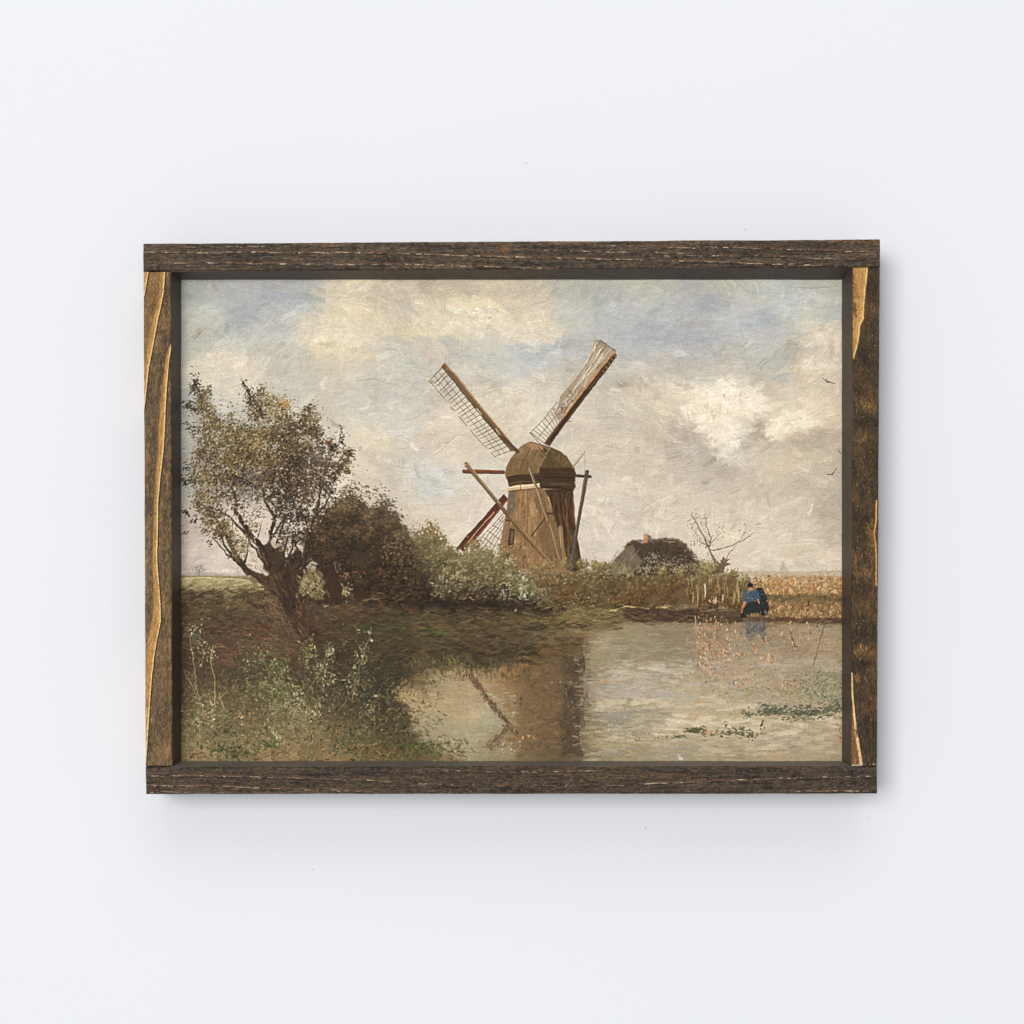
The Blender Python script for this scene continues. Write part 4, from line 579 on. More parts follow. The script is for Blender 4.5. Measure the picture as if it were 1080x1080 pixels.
    strk(80, 192, 794, 490, 803, [(120,100,62),(132,108,66),(100,84,54)], (5, 12), (1, 2), 0, .6); P.dabs(16, 389, 792, 10, 4, [(170,78,48),(150,84,56)], L=(1.6, 4), al=.8); P.dabs(6, 254, 755, 3, 3, [(206,150,100),(186,128,84)], L=(2, 4)); P.dabs(3, 262, 751, 2, 1.4, [(52,60,68)], L=(2, 3.4)); P.dabs(2, 255, 756, .5, .5, [(236,214,180)], L=(1.6, 2.4)); P.dabs(2, 200, 755, 1, .8, [(100,40,34)], L=(2, 3))
    P.dabs(50, 355, 685, 14, 12, [(150,160,112),(110,120,78),(78,84,52)], L=(1.2, 2.6), W=(.7, 1.3), al=.6)
    strk(420, 194, 715, 430, 802, [(146,126,82),(128,112,72),(116,112,72),(156,138,94),(104,96,60),(138,132,92)], (2, 7), (.9, 2), -1.1, .6, sp=.9); strk(160, 194, 640, 400, 720, [(118,92,64),(132,108,76),(100,84,58)], (4, 11), (.8, 1.7), .15, .5, sp=.4)
    strk(70, 282, 606, 322, 672, [(124,98,72),(108,82,60),(136,112,84)], (4, 12), (.8, 1.5), 1.05, .6, sp=.2); strk(30, 254, 590, 290, 618, [(112,90,66),(96,74,56)], (4, 9), (.8, 1.5), .75, .6, sp=.2)
    # ---- water: reflections and growth
    wl = lambda n, xa, ya, xb, yb, cols, L, W, al: [P.stroke(x, y, r.uniform(*L), r.uniform(*W), r.randn()*.06, np.array(cols[r.randint(len(cols))])/255.*(1+.03*r.randn()), al*r.uniform(.5, 1), r.uniform(-.05, .05), .8) for x, y in [(r.uniform(xa, xb), r.uniform(ya, yb)) for _ in range(n)] if inw(x, y)]
    wl(150, 622, 695, 888, 735, [(176,164,146),(160,154,146),(184,170,146)], (6, 18), (1.6, 3.6), .5); wl(170, 622, 742, 888, 782, [(190,176,150),(176,166,146),(198,184,158)], (6, 20), (1.4, 3.4), .55); wl(120, 622, 776, 888, 803, [(170,162,142),(156,150,134),(184,170,140)], (8, 22), (1.4, 3), .5)
    wl(120, 622, 658, 888, 700, [(150,138,116),(132,122,100),(164,150,128)], (6, 20), (1.2, 2.8), .5); wl(110, 445, 714, 545, 800, [(176,164,136),(162,154,128),(150,136,106)], (5, 15), (1.4, 3.2), .5); wl(60, 690, 758, 800, 775, [(206,190,164),(200,184,156)], (5, 14), (1.4, 3), .6)
    wl(80, 632, 700, 690, 745, [(172,166,156),(186,176,158)], (4, 10), (1.4, 3), .45); wl(40, 622, 676, 760, 688, [(172,158,130)], (8, 20), (.8, 1.6), .5); wl(140, 622, 660, 888, 800, [(120,108,86),(134,120,98)], (2, 8), (.6, 1.1), .5)
    strk(60, 620, 664, 740, 700, [(126,116,94),(140,128,104)], (8, 20), (1.2, 2.6), 0, .45)
    strk(50, 440, 712, 530, 790, [(172,160,130),(160,148,118)], (6, 16), (1.4, 3), 0, .4); strk(60, 500, 730, 545, 775, [(150,156,134),(160,160,136)], (4, 10), (1.4, 3), 0, .4)
    P.dabs(60, 428, 733, 6, 4, [(160,140,96),(172,152,110)], L=(2, 5), W=(1, 2.2)); P.dabs(10, 430, 722, 3, 2, [(70,44,34)], L=(2, 4))
    P.dabs(60, 470, 698, 20, 4, [(128,118,76),(108,98,62)], L=(4, 9), W=(1, 2), ang=1.5, al=.5); P.dabs(24, 545, 705, 16, 4, [(140,106,66)], L=(2, 5), al=.6)
    
    for k in range(130):
        t = r.rand(); P.stroke(np.interp(t, [0,.3,.6,1], [497,510,524,545])+r.randn()*1.7, 711+63*t+r.randn()*1.5, r.uniform(3, 8), r.uniform(1.2, 3), .95+r.randn()*.5, np.array([(100,80,60),(88,66,50),(120,98,74),(108,84,66)][r.randint(4)])/255., .7, 0, .6)
    for k in range(60):
        t = r.rand(); P.stroke(541-26*t+r.randn()*1.6, 764+22*t+r.randn()*1.6, r.uniform(3, 7), r.uniform(1.2, 2.8), 2.5+r.randn()*.6, np.array([(104,86,64),(122,104,78)][r.randint(2)])/255., .6, 0, .6)
   
    P.dabs(36, 524, 785, 8, 3, [(110,90,66)], L=(3, 6), al=.6); P.dabs(16, 534, 788, 6, 3, [(188,178,150)], L=(2, 4)); P.dabs(6, 555, 776, 3, 2, [(200,150,92)], L=(2, 5), W=(1.2, 2.2)); P.dabs(10, 549, 738, 2, 4, [(84,66,52)], L=(2, 4), W=(1.4, 2.4))
    strk(120, 590, 692, 617, 796, [(78,64,48),(90,74,54),(68,56,44),(98,82,60)], (4, 14), (2, 4.2), 1.57, .5, sp=.5); strk(70, 560, 700, 600, 795, [(98,80,54),(112,90,60),(90,72,50)], (4, 12), (1.4, 3), .1, .5, sp=.8); strk(50, 592, 672, 616, 700, [(92,76,50),(80,66,44)], (6, 14), (1.5, 3), 0, .6); strk(50, 560, 690, 595, 790, [(124,100,66),(108,86,58),(134,108,74)], (6, 14), (1.5, 3), 0, .45)
    P.line([(617,674),(617,720),(618,780)], 2.4, 3, (128,116,92), .6, .8); strk(26, 612, 735, 616, 790, [(134,128,108),(150,146,126)], (3, 7), (1, 1.6), 1.5, .6); P.dabs(22, 602, 720, 9, .8, [(176,168,146)], L=(1.4, 3), W=(.6, 1)); P.dabs(20, 604, 742, 6, 5, [(120,110,94)], L=(1.5, 3))
    strk(16, 628, 717, 652, 719, [(200,150,92)], (2, 5), (.7, 1.2), 0, .8); strk(40, 615, 738, 740, 745, [(196,178,138),(206,190,150),(186,140,92)], (4, 12), (.7, 1.3), 0, .6, sp=.04); strk(30, 665, 720, 720, 732, [(176,140,92),(184,150,104)], (3, 8), (.7, 1.2), 0, .5, sp=.1)
    strk(36, 630, 755, 740, 790, [(178,166,138),(190,178,150)], (5, 14), (1, 2.2), 0, .5, sp=.1); P.dabs(34, 640, 762, 10, 5, [(92,80,60),(130,116,90)], L=(.9, 2), W=(.7, 1.2)); P.dabs(34, 670, 776, 10, 5, [(90,80,60),(180,168,138)], L=(1, 2.4), W=(.7, 1.2)); P.line([(656,786),(664,792),(672,795)], 1.2, .9, (184,160,118), .7, .5); P.line([(624,768),(628,776),(640,778)], 1.2, 1, (120,106,80), .6, .6)
    P.dabs(40, 686, 722, 14, 12, [(176,166,152),(160,158,160)], L=(3, 7), W=(1.4, 2.6), al=.35); P.poly([(714,795),(717,794.5),(721,800),(716,801)], (214,208,190), .9, .5)
    strk(30, 740, 750, 830, 768, [(190,176,146),(182,168,138)], (8, 18), (1.4, 3), .05, .5); strk(40, 730, 775, 885, 800, [(176,158,128),(168,156,134),(150,140,118)], (8, 20), (1, 2.4), .02, .45, sp=.08)
    for xa, xb, y, n, c in [(622,800,742,34,(198,184,156)),(700,885,762,44,(204,190,164)),(640,740,708,24,(184,174,154)),(630,730,792,26,(150,144,126)),(740,885,790,40,(186,172,146)),(780,886,700,34,(168,154,132)),(640,730,730,24,(168,162,150)),(760,880,775,30,(196,182,154)),(620,700,757,20,(140,136,120))]:
        for _ in range(n):
            x = r.uniform(xa, xb); P.stroke(x, y+r.randn()*4, r.uniform(9, 26), r.uniform(2, 5), r.randn()*.05, np.array(c)/255.*(1+.03*r.randn()), r.uniform(.3, .6), r.uniform(-.06, .06), .9)
    for _ in range(70):
        y = r.uniform(690, 798); P.stroke(r.uniform(606, 628), y, r.uniform(3, 10), r.uniform(1, 2.6), r.randn()*.08, np.array([(150,138,112),(112,98,74),(164,152,126),(96,82,62)][r.randint(4)])/255., .6, 0, .7)
    for _ in range(120):
        y = r.uniform(700, 798); P.stroke(r.uniform(545, 612), y, r.uniform(3, 12), r.uniform(1, 2.4), r.randn()*.5, np.array([(124,102,72),(84,70,52),(140,118,86),(100,84,62),(92,80,58)][r.randint(5)])/255., .5, 0, .7)
    # reeds standing in the water
    OR = [(176,116,76),(156,96,62),(190,142,98),(134,90,62),(204,172,130)]
    for x, y, rx, ry, n in [(742,690,4,10,50),(748,678,6,8,40),(758,682,7,5,34),(764,690,5,3,16),(775,672,6,4,20),(779,691,4,1.4,20),(797,685,1.6,3,12),(805,678,2,2,6),(810,694,6,1.6,16),(745,708,7,8,24),(740,660,6,5,26),(752,660,7,5,20),(822,664,8,6,16),(860,665,10,7,20),(836,676,5,5,8),(828,722,7,4,22),(842,722,4,4,12),(783,716,10,6,14),(768,745,10,4,6),(885,770,3,6,12),(800,668,20,8,18)]:
        P.dabs(int(n*1.8), x, y, rx*1.1, ry*1.1, OR+[(206,184,150),(118,92,70)], L=(1.4, 4), W=(.9, 2), ang=1.4, al=.75)
    for _ in range(60): x = r.uniform(732, 766); y = r.uniform(650, 690); P.line([(x, y), (x+r.randn(), y+r.uniform(5, 12))], .7, .6, [(170,150,116),(120,96,70),(190,170,136)][r.randint(3)], .5)
    for _ in range(60): x = r.uniform(820, 888); y = r.uniform(656, 690); P.line([(x, y), (x+r.randn()*.5, y+r.uniform(4, 12))], .7, .6, [(168,138,100),(140,112,84),(184,158,124)][r.randint(3)], .4)
    P.line([(733,650),(734,660),(738,668)], .9, .8, (196,186,156), .8, .4); P.line([(874,640),(866,672),(860,692),(857,702)], 1., 1.2, (112,88,66), .8, .4); P.line([(833,666),(838,681),(841,682)], 1, 1, (92,66,50), .9, .2)
    P.dabs(30, 763, 730, 6, 4, [(150,146,92),(128,128,80),(170,160,104)], L=(2, 5), W=(1, 1.8)); P.dabs(24, 790, 729, 5, 3, [(140,136,88)], L=(2, 5), W=(1, 1.8)); P.dabs(34, 832, 729, 10, 3.5, [(128,128,84),(146,142,96)], L=(2, 5), W=(1, 1.8)); P.dabs(40, 782, 733, 14, 4, [(152,148,140),(162,156,146)], L=(3, 7), W=(1.2, 2.4), ang=0, al=.45)
    P.dabs(90, 850, 738, 24, 8, [(120,124,92),(140,140,106),(150,130,96),(160,150,120)], L=(2, 6), W=(1, 2), ang=0, al=.6); P.dabs(230, 870, 726, 12, 8, [(104,112,82),(84,94,72),(128,136,96),(150,154,116)], L=(1.6, 4), W=(.9, 1.7)); P.dabs(60, 880, 737, 8, 3, [(120,136,112),(98,112,90)], L=(2, 5), W=(.9, 1.7), ang=0); P.dabs(60, 874, 716, 8, 4, [(140,140,92),(116,118,80)], L=(1.6, 4), W=(.8, 1.4), ang=-.3)
    P.dabs(70, 800, 730, 26, 5, [(140,140,98),(120,124,88),(170,128,88),(158,150,140)], L=(2, 5), W=(1, 2), ang=0, al=.6); P.dabs(50, 760, 700, 40, 10, [(170,116,78),(150,100,68),(186,150,110)], L=(1.6, 4), W=(1, 1.8), ang=0, al=.6); P.dabs(60, 840, 690, 30, 12, [(176,124,84),(150,108,76),(190,160,124)], L=(1.6, 4), W=(.9, 1.7), ang=1.3, al=.55)
    LG = [(86,90,72),(100,104,80),(74,78,64),(118,120,92)]
    P.dabs(130, 812, 749, 9, 3, LG, L=(2.5, 6), W=(1, 2), ang=.1); P.dabs(200, 850, 751, 18, 3, LG, L=(2.5, 6), W=(1, 2), ang=0); P.dabs(70, 878, 746, 8, 2.4, LG, L=(2.5, 6), W=(1, 2), ang=0); P.dabs(26, 788, 753, 4, 2.4, LG, L=(2, 4), ang=.5); P.dabs(30, 845, 757, 18, 1.6, [(92,96,72),(120,116,88)], L=(2, 5), ang=0)
    LB = [(92,92,60),(80,84,58),(106,106,66),(72,76,54)]
    P.dabs(70, 733, 770, 6, 1.8, LB, L=(3, 7), W=(1, 2), ang=.05); P.dabs(90, 772, 773, 12, 2.4, LB, L=(2, 5), W=(1, 1.8), ang=.1); P.dabs(24, 793, 775, 3, 1.8, LB, L=(2, 4)); P.dabs(14, 783, 768, 2.4, 1, LB, L=(2, 4)); P.dabs(10, 766, 765, 1.6, 2.4, LB, L=(1.4, 3)); P.dabs(8, 804, 764, 1, 2.6, LB, L=(2, 4), ang=-1.2); P.dabs(12, 750, 772, 4, 1, [(170,120,76)], L=(2, 4)); P.dabs(14, 716, 777, 5, 1, LB, L=(2, 5), ang=0)
    # ---- the bending figure in blue, and its reflection
    P.poly([(784,655),(810,656),(807,667),(803,671),(798,667),(793,677),(789,677),(787,668)], (104,103,100), .6, 1.4, rough=.8); P.dabs(60, 793, 662, 5, 5, [(92,94,96),(104,103,100),(82,80,76)], L=(2, 5), W=(1.2, 2.4), ang=1.5, al=.7); P.dabs(40, 804, 664, 4, 5, [(84,84,84),(98,96,92)], L=(2, 5), W=(1.2, 2.4), ang=1.5, al=.7)
    P.poly([(797,620),(803,619),(808,627),(809,634),(811,640),(810,648),(803,650),(799,644)], (42,43,46), .95, .6, rough=.2)
    P.poly([(789,633),(797,634),(804,634),(806,640),(804,647),(796,646),(790,648),(782,647),(785,641)], (46,50,50), .97, .6, rough=.2)
    P.poly([(787,622),(790,620.5),(794,622),(798,620.5),(800.5,625),(801,631),(798,634),(794,634),(789.5,635),(786,635),(783,634),(784.5,628)], (66,84,98), .98, .5, rough=.2)
    P.dabs(30, 801, 628, 3, 4, [(48,58,70),(56,74,90),(40,46,54)], L=(1.5, 4), ang=1.4, al=.8); P.dabs(20, 788, 628, 1.8, 3, [(88,106,116),(76,94,106)], L=(1.5, 3.5), ang=1.8); P.dabs(12, 799, 628, 3, 3, [(54,68,82),(76,92,106)], L=(1.5, 3.5), ang=1.2)
    P.poly([(788,617),(789,614.6),(791.5,614),(794,615.5),(794.5,619),(788,619.5)], (34,36,42), .98, .4); P.poly([(789.2,619.2),(794,619),(794.2,622),(791.5,623.4),(789.4,622)], (176,124,94), .95, .4); P.line([(792.5,622.5),(794.5,621.5)], 1.2, 1, (150,96,70), .8)
    P.line([(785,635),(783.5,640),(782,645)], 2.2, 1.8, (172,112,78), .95); P.line([(799.5,632),(800.5,636)], 1.6, 1.4, (176,126,92), .9); P.poly([(780.5,647),(785,646.5),(788,650),(782,652)], (40,44,46), .95, .5); P.dabs(14, 802, 648, 5, 2, [(150,126,98),(110,92,72),(186,164,132)], L=(1.4, 4), W=(.6, 1.2), ang=1.5)
    P.dabs(5, 808, 634, 1.2, 1.2, [(30,30,36)], L=(1.5, 3)); P.dabs(3, 808.3, 633.5, .4, .4, [(150,104,78)], L=(1, 1.6))
    # the brush never draws a clean edge: small wobble of everything laid down so far
    dx = (P.fbm(5, 3, 1, 1, 81)-.5)*3.4+(P.noise(1.5, 1, 1, 84)-.5)*1.1; dy = (P.fbm(5, 3, 1, 1, 82)-.5)*3.4+(P.noise(1.5, 1, 1, 85)-.5)*1.1
    calm = .42-.26*np.exp(-(((P.X-560)/95)**2+((P.Y-480)/130)**2)**2); dx = dx*calm; dy = dy*calm
    jj, ii = np.mgrid[0:P.H, 0:P.W]; fx = np.clip(ii+dx*S, 0, P.W-1.01); fy = np.clip(jj+dy*S, 0, P.H-1.01); ix = fx.astype(int); iy = fy.astype(int); tx = (fx-ix)[..., None]; ty = (fy-iy)[..., None]
    P.a = ((P.a[iy, ix]*(1-tx)+P.a[iy, ix+1]*tx)*(1-ty)+(P.a[iy+1, ix]*(1-tx)+P.a[iy+1, ix+1]*tx)*ty).astype(np.float32); P.h = P.h[iy, ix]
    # dry-brush grain, light and dark, along the stroke of the hand
    g1 = P.fbm(2.6, 3, 2.6, .8, 91)-.5; g2 = P.fbm(2.2, 3, 1, 1, 93)-.5; g3 = P.noise(.9, 1.8, 1, 95)-.5
    lum = P.a.mean(2); amp = np.where(P.Y < 600, .45, 1.35)*(.7+1.2*P.fbm(30, 2, 1, 1, 97)*.8)*(1-.5*WM)
    P.a *= (1+amp*(.10*g1+.09*g2+.06*g3))[..., None]; P.h += g1*.8+g2*.5
    # weave of the cloth and faint grime over everything
    w = (P.fbm(1.6, 2, 1, 5, 71)+P.fbm(1.6, 2, 5, 1, 73)-1); P.a *= (1+.028*w+.02*r.randn(P.H, P.W).astype(np.float32))[..., None]
    P.h += .12*w
    g = P.a.mean(2, keepdims=True); cool = np.clip((P.a[..., 2:3]-P.a[..., 0:1])*12+.7, 0, 1); P.a = (g+(P.a-g)*(.93-.16*cool))*np.array((1.008, .992, .984), np.float32)*np.where(P.Y < 600, .982, 1.)[..., None]
    P.crisp(1.15, 3); P.a = np.clip(P.a+.10*(P.a-.45)*(1-np.abs(P.a-.45)*1.6), .012, 1)
    lum = P.a.mean(2, keepdims=True); P.a = P.a*np.clip(.88+.26*lum/.45, .88, 1.03)
    return P
# ------------------------------------------------------------------ wood
def wood_horizontal(x0, y0, x1, y1, S, seed, lines, extra):
    P = Paint(x0, y0, x1, y1, S, seed); r = P.r
    f1 = P.fbm(4, 4, 16, .7, seed); f2 = P.fbm(14, 3, 8, 1, seed+3); f3 = P.fbm(2.2, 3, 1.6, 1, seed+5); f4 = P.fbm(9, 3, 2.2, 1, seed+8)
    base = np.array((70, 59, 48), np.float32)/255.; warm = np.array((94, 74, 53), np.float32)/255.; cold = np.array((62, 58, 53), np.float32)/255.
    t = np.clip((f2-.35)*2.4, 0, 1)[..., None]; P.a[:] = base*(1-t)+warm*t; t = np.clip((f4-.52)*3, 0, 1)[..., None]*.6; P.a[:] = P.a*(1-t)+cold*t
    P.a *= (1+.95*(f1-.5)+1.1*(f3-.5))[..., None]; P.h += f1*1.2+f3*.8
    for _ in range(int((x1-x0)*2.2)): P.stroke(r.uniform(x0, x1), r.uniform(y0, y1), r.uniform(5, 26), r.uniform(.5, 1.3), r.randn()*.02, np.array([(44,38,31),(100,86,68),(52,45,38),(80,69,56)][r.randint(4)])/255., .6, 0, .4)
    P.dabs(1, -99, -99, 1, 1, [(0,0,0)])
    for _ in range(int((x1-x0)*1.5)): P.stroke(r.uniform(x0, x1), r.uniform(y0+2, y1-1), r.uniform(1, 3.2), r.uniform(.5, .9), r.randn()*.1, np.array([(150,132,112),(120,100,80),(134,112,88)][r.randint(3)])/255., .55, 0, .3)
    for pts, dens, w in lines:
        L = pts[-1][0]-pts[0][0]
        for _ in range(int(L*dens*.34)):
            x = r.uniform(pts[0][0], pts[-1][0]); y = lerp_line(pts, x); y2 = lerp_line(pts, x+2)
            P.stroke(x, y+r.randn()*.35, r.uniform(2, 9), r.uniform(.6, 1.1)*w, math.atan2(y2-y, 2), np.array([(186,166,138),(208,190,162),(150,124,98),(168,134,102),(134,112,90)][r.randint(5)])/255., r.uniform(.4, .95), 0, -.8)
        for _ in range(int(L*dens*.1)):
            x = r.uniform(pts[0][0], pts[-1][0]); y = lerp_line(pts, x); P.stroke(x, y-1.4, r.uniform(8, 26), 1.6, math.atan2(lerp_line(pts, x+2)-y, 2), np.array((110, 78, 54))/255., .5, 0, .2)
            P.stroke(x, y+1.3, r.uniform(8, 26), 1., math.atan2(lerp_line(pts, x+2)-y, 2), np.array((36, 29, 25))/255., .6, 0, .2)
    P.dabs(0, 0, 0, 1, 1, [(0,0,0)]); [P.stroke(r.uniform(x0, x1), r.uniform(y0, y1), r.uniform(1, 4), r.uniform(.6, 1.2), r.randn()*.25, np.array([(120,98,74),(38,33,29),(98,78,58),(46,39,33)][r.randint(4)])/255., .6, 0, .4) for _ in range(int((x1-x0)*3))]; extra(P); g = P.a.mean(2, keepdims=True); P.a = (g+(P.a-g)*.95)*.97; P.a *= (1+.10*r.randn(P.H, P.W).astype(np.float32))[..., None]; P.crisp(.7, 2); return P
def wood_upright(x0, y0, x1, y1, S, seed, base, warm, paint):
    P = Paint(x0, y0, x1, y1, S, seed); r = P.r
    f2 = P.fbm(22, 3, 1.2, 1, seed+3); f3 = P.fbm(2., 3, 1, 2.2, seed+5); f1 = P.fbm(5, 3, .5, 5, seed+6)
    t = np.clip((f2-.4)*3, 0, 1)[..., None]; P.a[:] = np.array(base)/255.*(1-t)+np.array(warm)/255.*t
    P.a *= (1+.5*(f1-.5)+.7*(f3-.5))[..., None]; P.h += f1+f3
    for _ in range(int((y1-y0)*7)): P.stroke(r.uniform(x0, x1), r.uniform(y0, y1), r.uniform(1.5, 4.5), r.uniform(.5, 1.), 1.57+r.randn()*.14, P.at(x0+5, y0+5)*0+np.array([base, warm, (44,36,26), tuple(min(255, c*1.5) for c in warm)][r.randint(4)])/255., .5, 0, .5)
    paint(P); P.a *= (1+.09*r.randn(P.H, P.W).astype(np.float32))[..., None]; P.crisp(.7, 2); P.h += (P.r.rand(P.H, P.W)-.5)*.3
    return P
def gold(P, right, left, c=(188,142,80), edge=(226,186,124), dark=True):
    """honey-coloured grain streak; right and left: (y, x) lists of its two edges"""
    r = P.r; y0, y1 = right[0][0], right[-1][0]
    pts = [(x, y) for y, x in right]+[(x, y) for y, x in reversed(left)]
    P.poly(pts, c, .8, .9, var=.03)
    for _ in range(int((y1-y0)*2.6)):
        y = r.uniform(y0, y1); xr = lerp_line(right, y); xl = lerp_line(left, y); f = r.rand()**.7; x = xl+(xr-xl)*f
        a = math.atan2(4, lerp_line(right, y+4)-xr)
        P.stroke(x, y, r.uniform(3, 10), r.uniform(.6, 1.5), a, np.array([(160,112,58),(206,160,96),(178,132,74),(140,98,54)][r.randint(4)])/255.*(.9+.25*f), .55, 0, .4)
    for _ in range(int((y1-y0)*.9)):
        y = r.uniform(y0, y1); xr = lerp_line(right, y); a = math.atan2(4, lerp_line(right, y+4)-xr)
        P.stroke(xr-.7, y, r.uniform(3, 9), 1.1, a, np.array(edge)/255., .75, 0, .4)
        if dark: P.stroke(xr+.8, y, r.uniform(4, 10), 1.3, a, np.array((52, 38, 26))/255., .7, 0, -.3)

def wood_material(name, rough, bump, spec=.15):
    m = bpy.data.materials.new(name); m.use_nodes = True; N = m.node_tree.nodes; K = m.node_tree.links; b = N['Principled BSDF']
    a = N.new('ShaderNodeVertexColor'); a.layer_name = 'paint'; tc = N.new('ShaderNodeTexCoord'); n = N.new('ShaderNodeTexNoise'); n.inputs['Scale'].default_value = 1500; n.inputs['Detail'].default_value = 3
    mx = N.new('ShaderNodeMix'); mx.data_type = 'RGBA'; mx.blend_type = 'MULTIPLY'; rp = N.new('ShaderNodeValToRGB')
    rp.color_ramp.elements[0].position = .3; rp.color_ramp.elements[0].color = (.82, .82, .82, 1); rp.color_ramp.elements[1].position = .75; rp.color_ramp.elements[1].color = (1.12, 1.12, 1.12, 1)
    K.new(tc.outputs['Object'], n.inputs['Vector']); K.new(n.outputs['Fac'], rp.inputs[0]); mx.inputs[0].default_value = .8
    K.new(a.outputs['Color'], mx.inputs[6]); K.new(rp.outputs['Color'], mx.inputs[7]); K.new(mx.outputs[2], b.inputs['Base Color'])
    bp = N.new('ShaderNodeBump'); bp.inputs['Strength'].default_value = bump; bp.inputs['Distance'].default_value = .0003; K.new(n.outputs['Fac'], bp.inputs['Height']); K.new(bp.outputs['Normal'], b.inputs['Normal'])
    b.inputs['Roughness'].default_value = rough; b.inputs['Specular IOR Level'].default_value = spec
    return m
def tolin(c):
    c = np.clip(c, 0, 1); return np.where(c <= .04045, c/12.92, ((c+.055)/1.055)**2.4)
def slab(name, P, quad, dep, thick, relief, rnd, mat, parent, gain):
    """a board: dense front face over the four corners (TL, TR, BR, BL), eased edges, sides and back"""
    nx, ny = P.W, P.H; u = np.linspace(0, 1, nx); v = np.linspace(0, 1, ny); uu, vv = np.meshgrid(u, v)
    q = [np.array(W(x, y, dep)) for x, y in quad]
    p = (q[0][None, None]*((1-uu)*(1-vv))[..., None]+q[1]*(uu*(1-vv))[..., None]+q[2]*(uu*vv)[..., None]+q[3]*((1-uu)*vv)[..., None])
    w_ = np.linalg.norm(q[1]-q[0])/U; h_ = np.linalg.norm(q[3]-q[0])/U
    d = np.minimum(np.minimum(uu, 1-uu)*w_, np.minimum(vv, 1-vv)*h_)
    e = np.clip(1-d/rnd, 0, 1); drop = rnd*(1-np.sqrt(np.clip(1-e*e, 0, 1)))
    if rnd > 1:   # nicks and softened corners along the rough edges
        rr = np.random.RandomState(nx)
        def nick(n_, L): 
            o = sum(np.interp(np.arange(n_), np.linspace(0, n_, max(3, int(L/c))), rr.randn(max(3, int(L/c))))*a for c, a in ((28, .12), (6, .06), (2, .05))); return o
        e1 = np.exp(-np.minimum(vv, 1-vv)*h_/1.6); e2 = np.exp(-np.minimum(uu, 1-uu)*w_/1.6)
        p[..., 2] += U*e1*(np.where(vv < .5, nick(nx, w_)[None], nick(nx, w_)[None])*np.clip(np.minimum(uu, 1-uu)*w_/4, 0, 1)); p[..., 0] += U*e2*(np.where(uu < .5, nick(ny, h_)[:, None], nick(ny, h_)[:, None])*np.clip(np.minimum(vv, 1-vv)*h_/4, 0, 1))
    H = P.h-P.h.mean(); H = np.clip(H, -1.5, 1.5)
    p[..., 1] += (drop-H*relief*(e <= 0))*U
    col = tolin(P.a)*gain; n = nx*ny
    ring = [(0, i) for i in range(nx)]+[(j, nx-1) for j in range(1, ny)]+[(ny-1, i) for i in range(nx-2, -1, -1)]+[(j, 0) for j in range(ny-2, 0, -1)]
    ri = np.array([j*nx+i for j, i in ring]); V = p.reshape(-1, 3); B = V[ri].copy(); B[:, 1] = (dep+thick)*U
    F = np.arange(n).reshape(ny, nx); quads = np.stack([F[1:, :-1], F[1:, 1:], F[:-1, 1:], F[:-1, :-1]], -1).reshape(-1, 4)
    k = len(ri); bi = n+np.arange(k); side = np.stack([ri, np.roll(ri, -1), np.roll(bi, -1), bi], -1)
    V = np.concatenate([V, B]); C4 = np.ones((len(V), 4), np.float32); C4[:n, :3] = col.reshape(-1, 3); C4[n:, :3] = col.reshape(-1, 3)[ri]
    allq = np.concatenate([quads, side]); me = bpy.data.meshes.new(name)
    me.vertices.add(len(V)); me.vertices.foreach_set('co', V.astype(np.float32).ravel())
    loops = np.concatenate([allq.ravel(), bi]); me.loops.add(len(loops)); me.loops.foreach_set('vertex_index', loops.astype(np.int32))
    ns = np.concatenate([np.arange(len(allq))*4, [len(allq)*4]]).astype(np.int32); me.polygons.add(len(ns)); me.polygons.foreach_set('loop_start', ns)
    sm = np.zeros(len(ns), bool); sm[:len(quads)] = True
    me.update(calc_edges=True); me.polygons.foreach_set('use_smooth', sm)
    ca = me.color_attributes.new('paint', 'FLOAT_COLOR', 'POINT'); ca.data.foreach_set('color', C4.ravel()); me.materials.append(mat); me.validate()
    o = bpy.data.objects.new(name, me); C.objects.link(o)
    if parent: o.parent = parent
    return o

# ------------------------------------------------------------------ the wall
def plain_material(name, col, var, scale, rough, bump=.1):
    m = bpy.data.materials.new(name); m.use_nodes = True; N = m.node_tree.nodes; K = m.node_tree.links; b = N['Principled BSDF']
    tc = N.new('ShaderNodeTexCoord'); n = N.new('ShaderNodeTexNoise'); n.inputs['Scale'].default_value = scale; n.inputs['Detail'].default_value = 5
    rp = N.new('ShaderNodeValToRGB'); rp.color_ramp.elements[0].position = .3; rp.color_ramp.elements[1].position = .7
    rp.color_ramp.elements[0].color = tuple(c*(1-var) for c in col)+(1,); rp.color_ramp.elements[1].color = tuple(c*(1+var) for c in col)+(1,)
    K.new(tc.outputs['Object'], n.inputs['Vector']); K.new(n.outputs['Fac'], rp.inputs[0]); K.new(rp.outputs['Color'], b.inputs['Base Color'])
    n2 = N.new('ShaderNodeTexNoise'); n2.inputs['Scale'].default_value = scale*40; K.new(tc.outputs['Object'], n2.inputs['Vector'])
    bp = N.new('ShaderNodeBump'); bp.inputs['Strength'].default_value = bump; bp.inputs['Distance'].default_value = .0004; K.new(n2.outputs['Fac'], bp.inputs['Height']); K.new(bp.outputs['Normal'], b.inputs['Normal'])
    b.inputs['Roughness'].default_value = rough; b.inputs['Specular IOR Level'].default_value = .2
    return m
me = bpy.data.meshes.new('wall'); yw = 66*U; T = 2.2
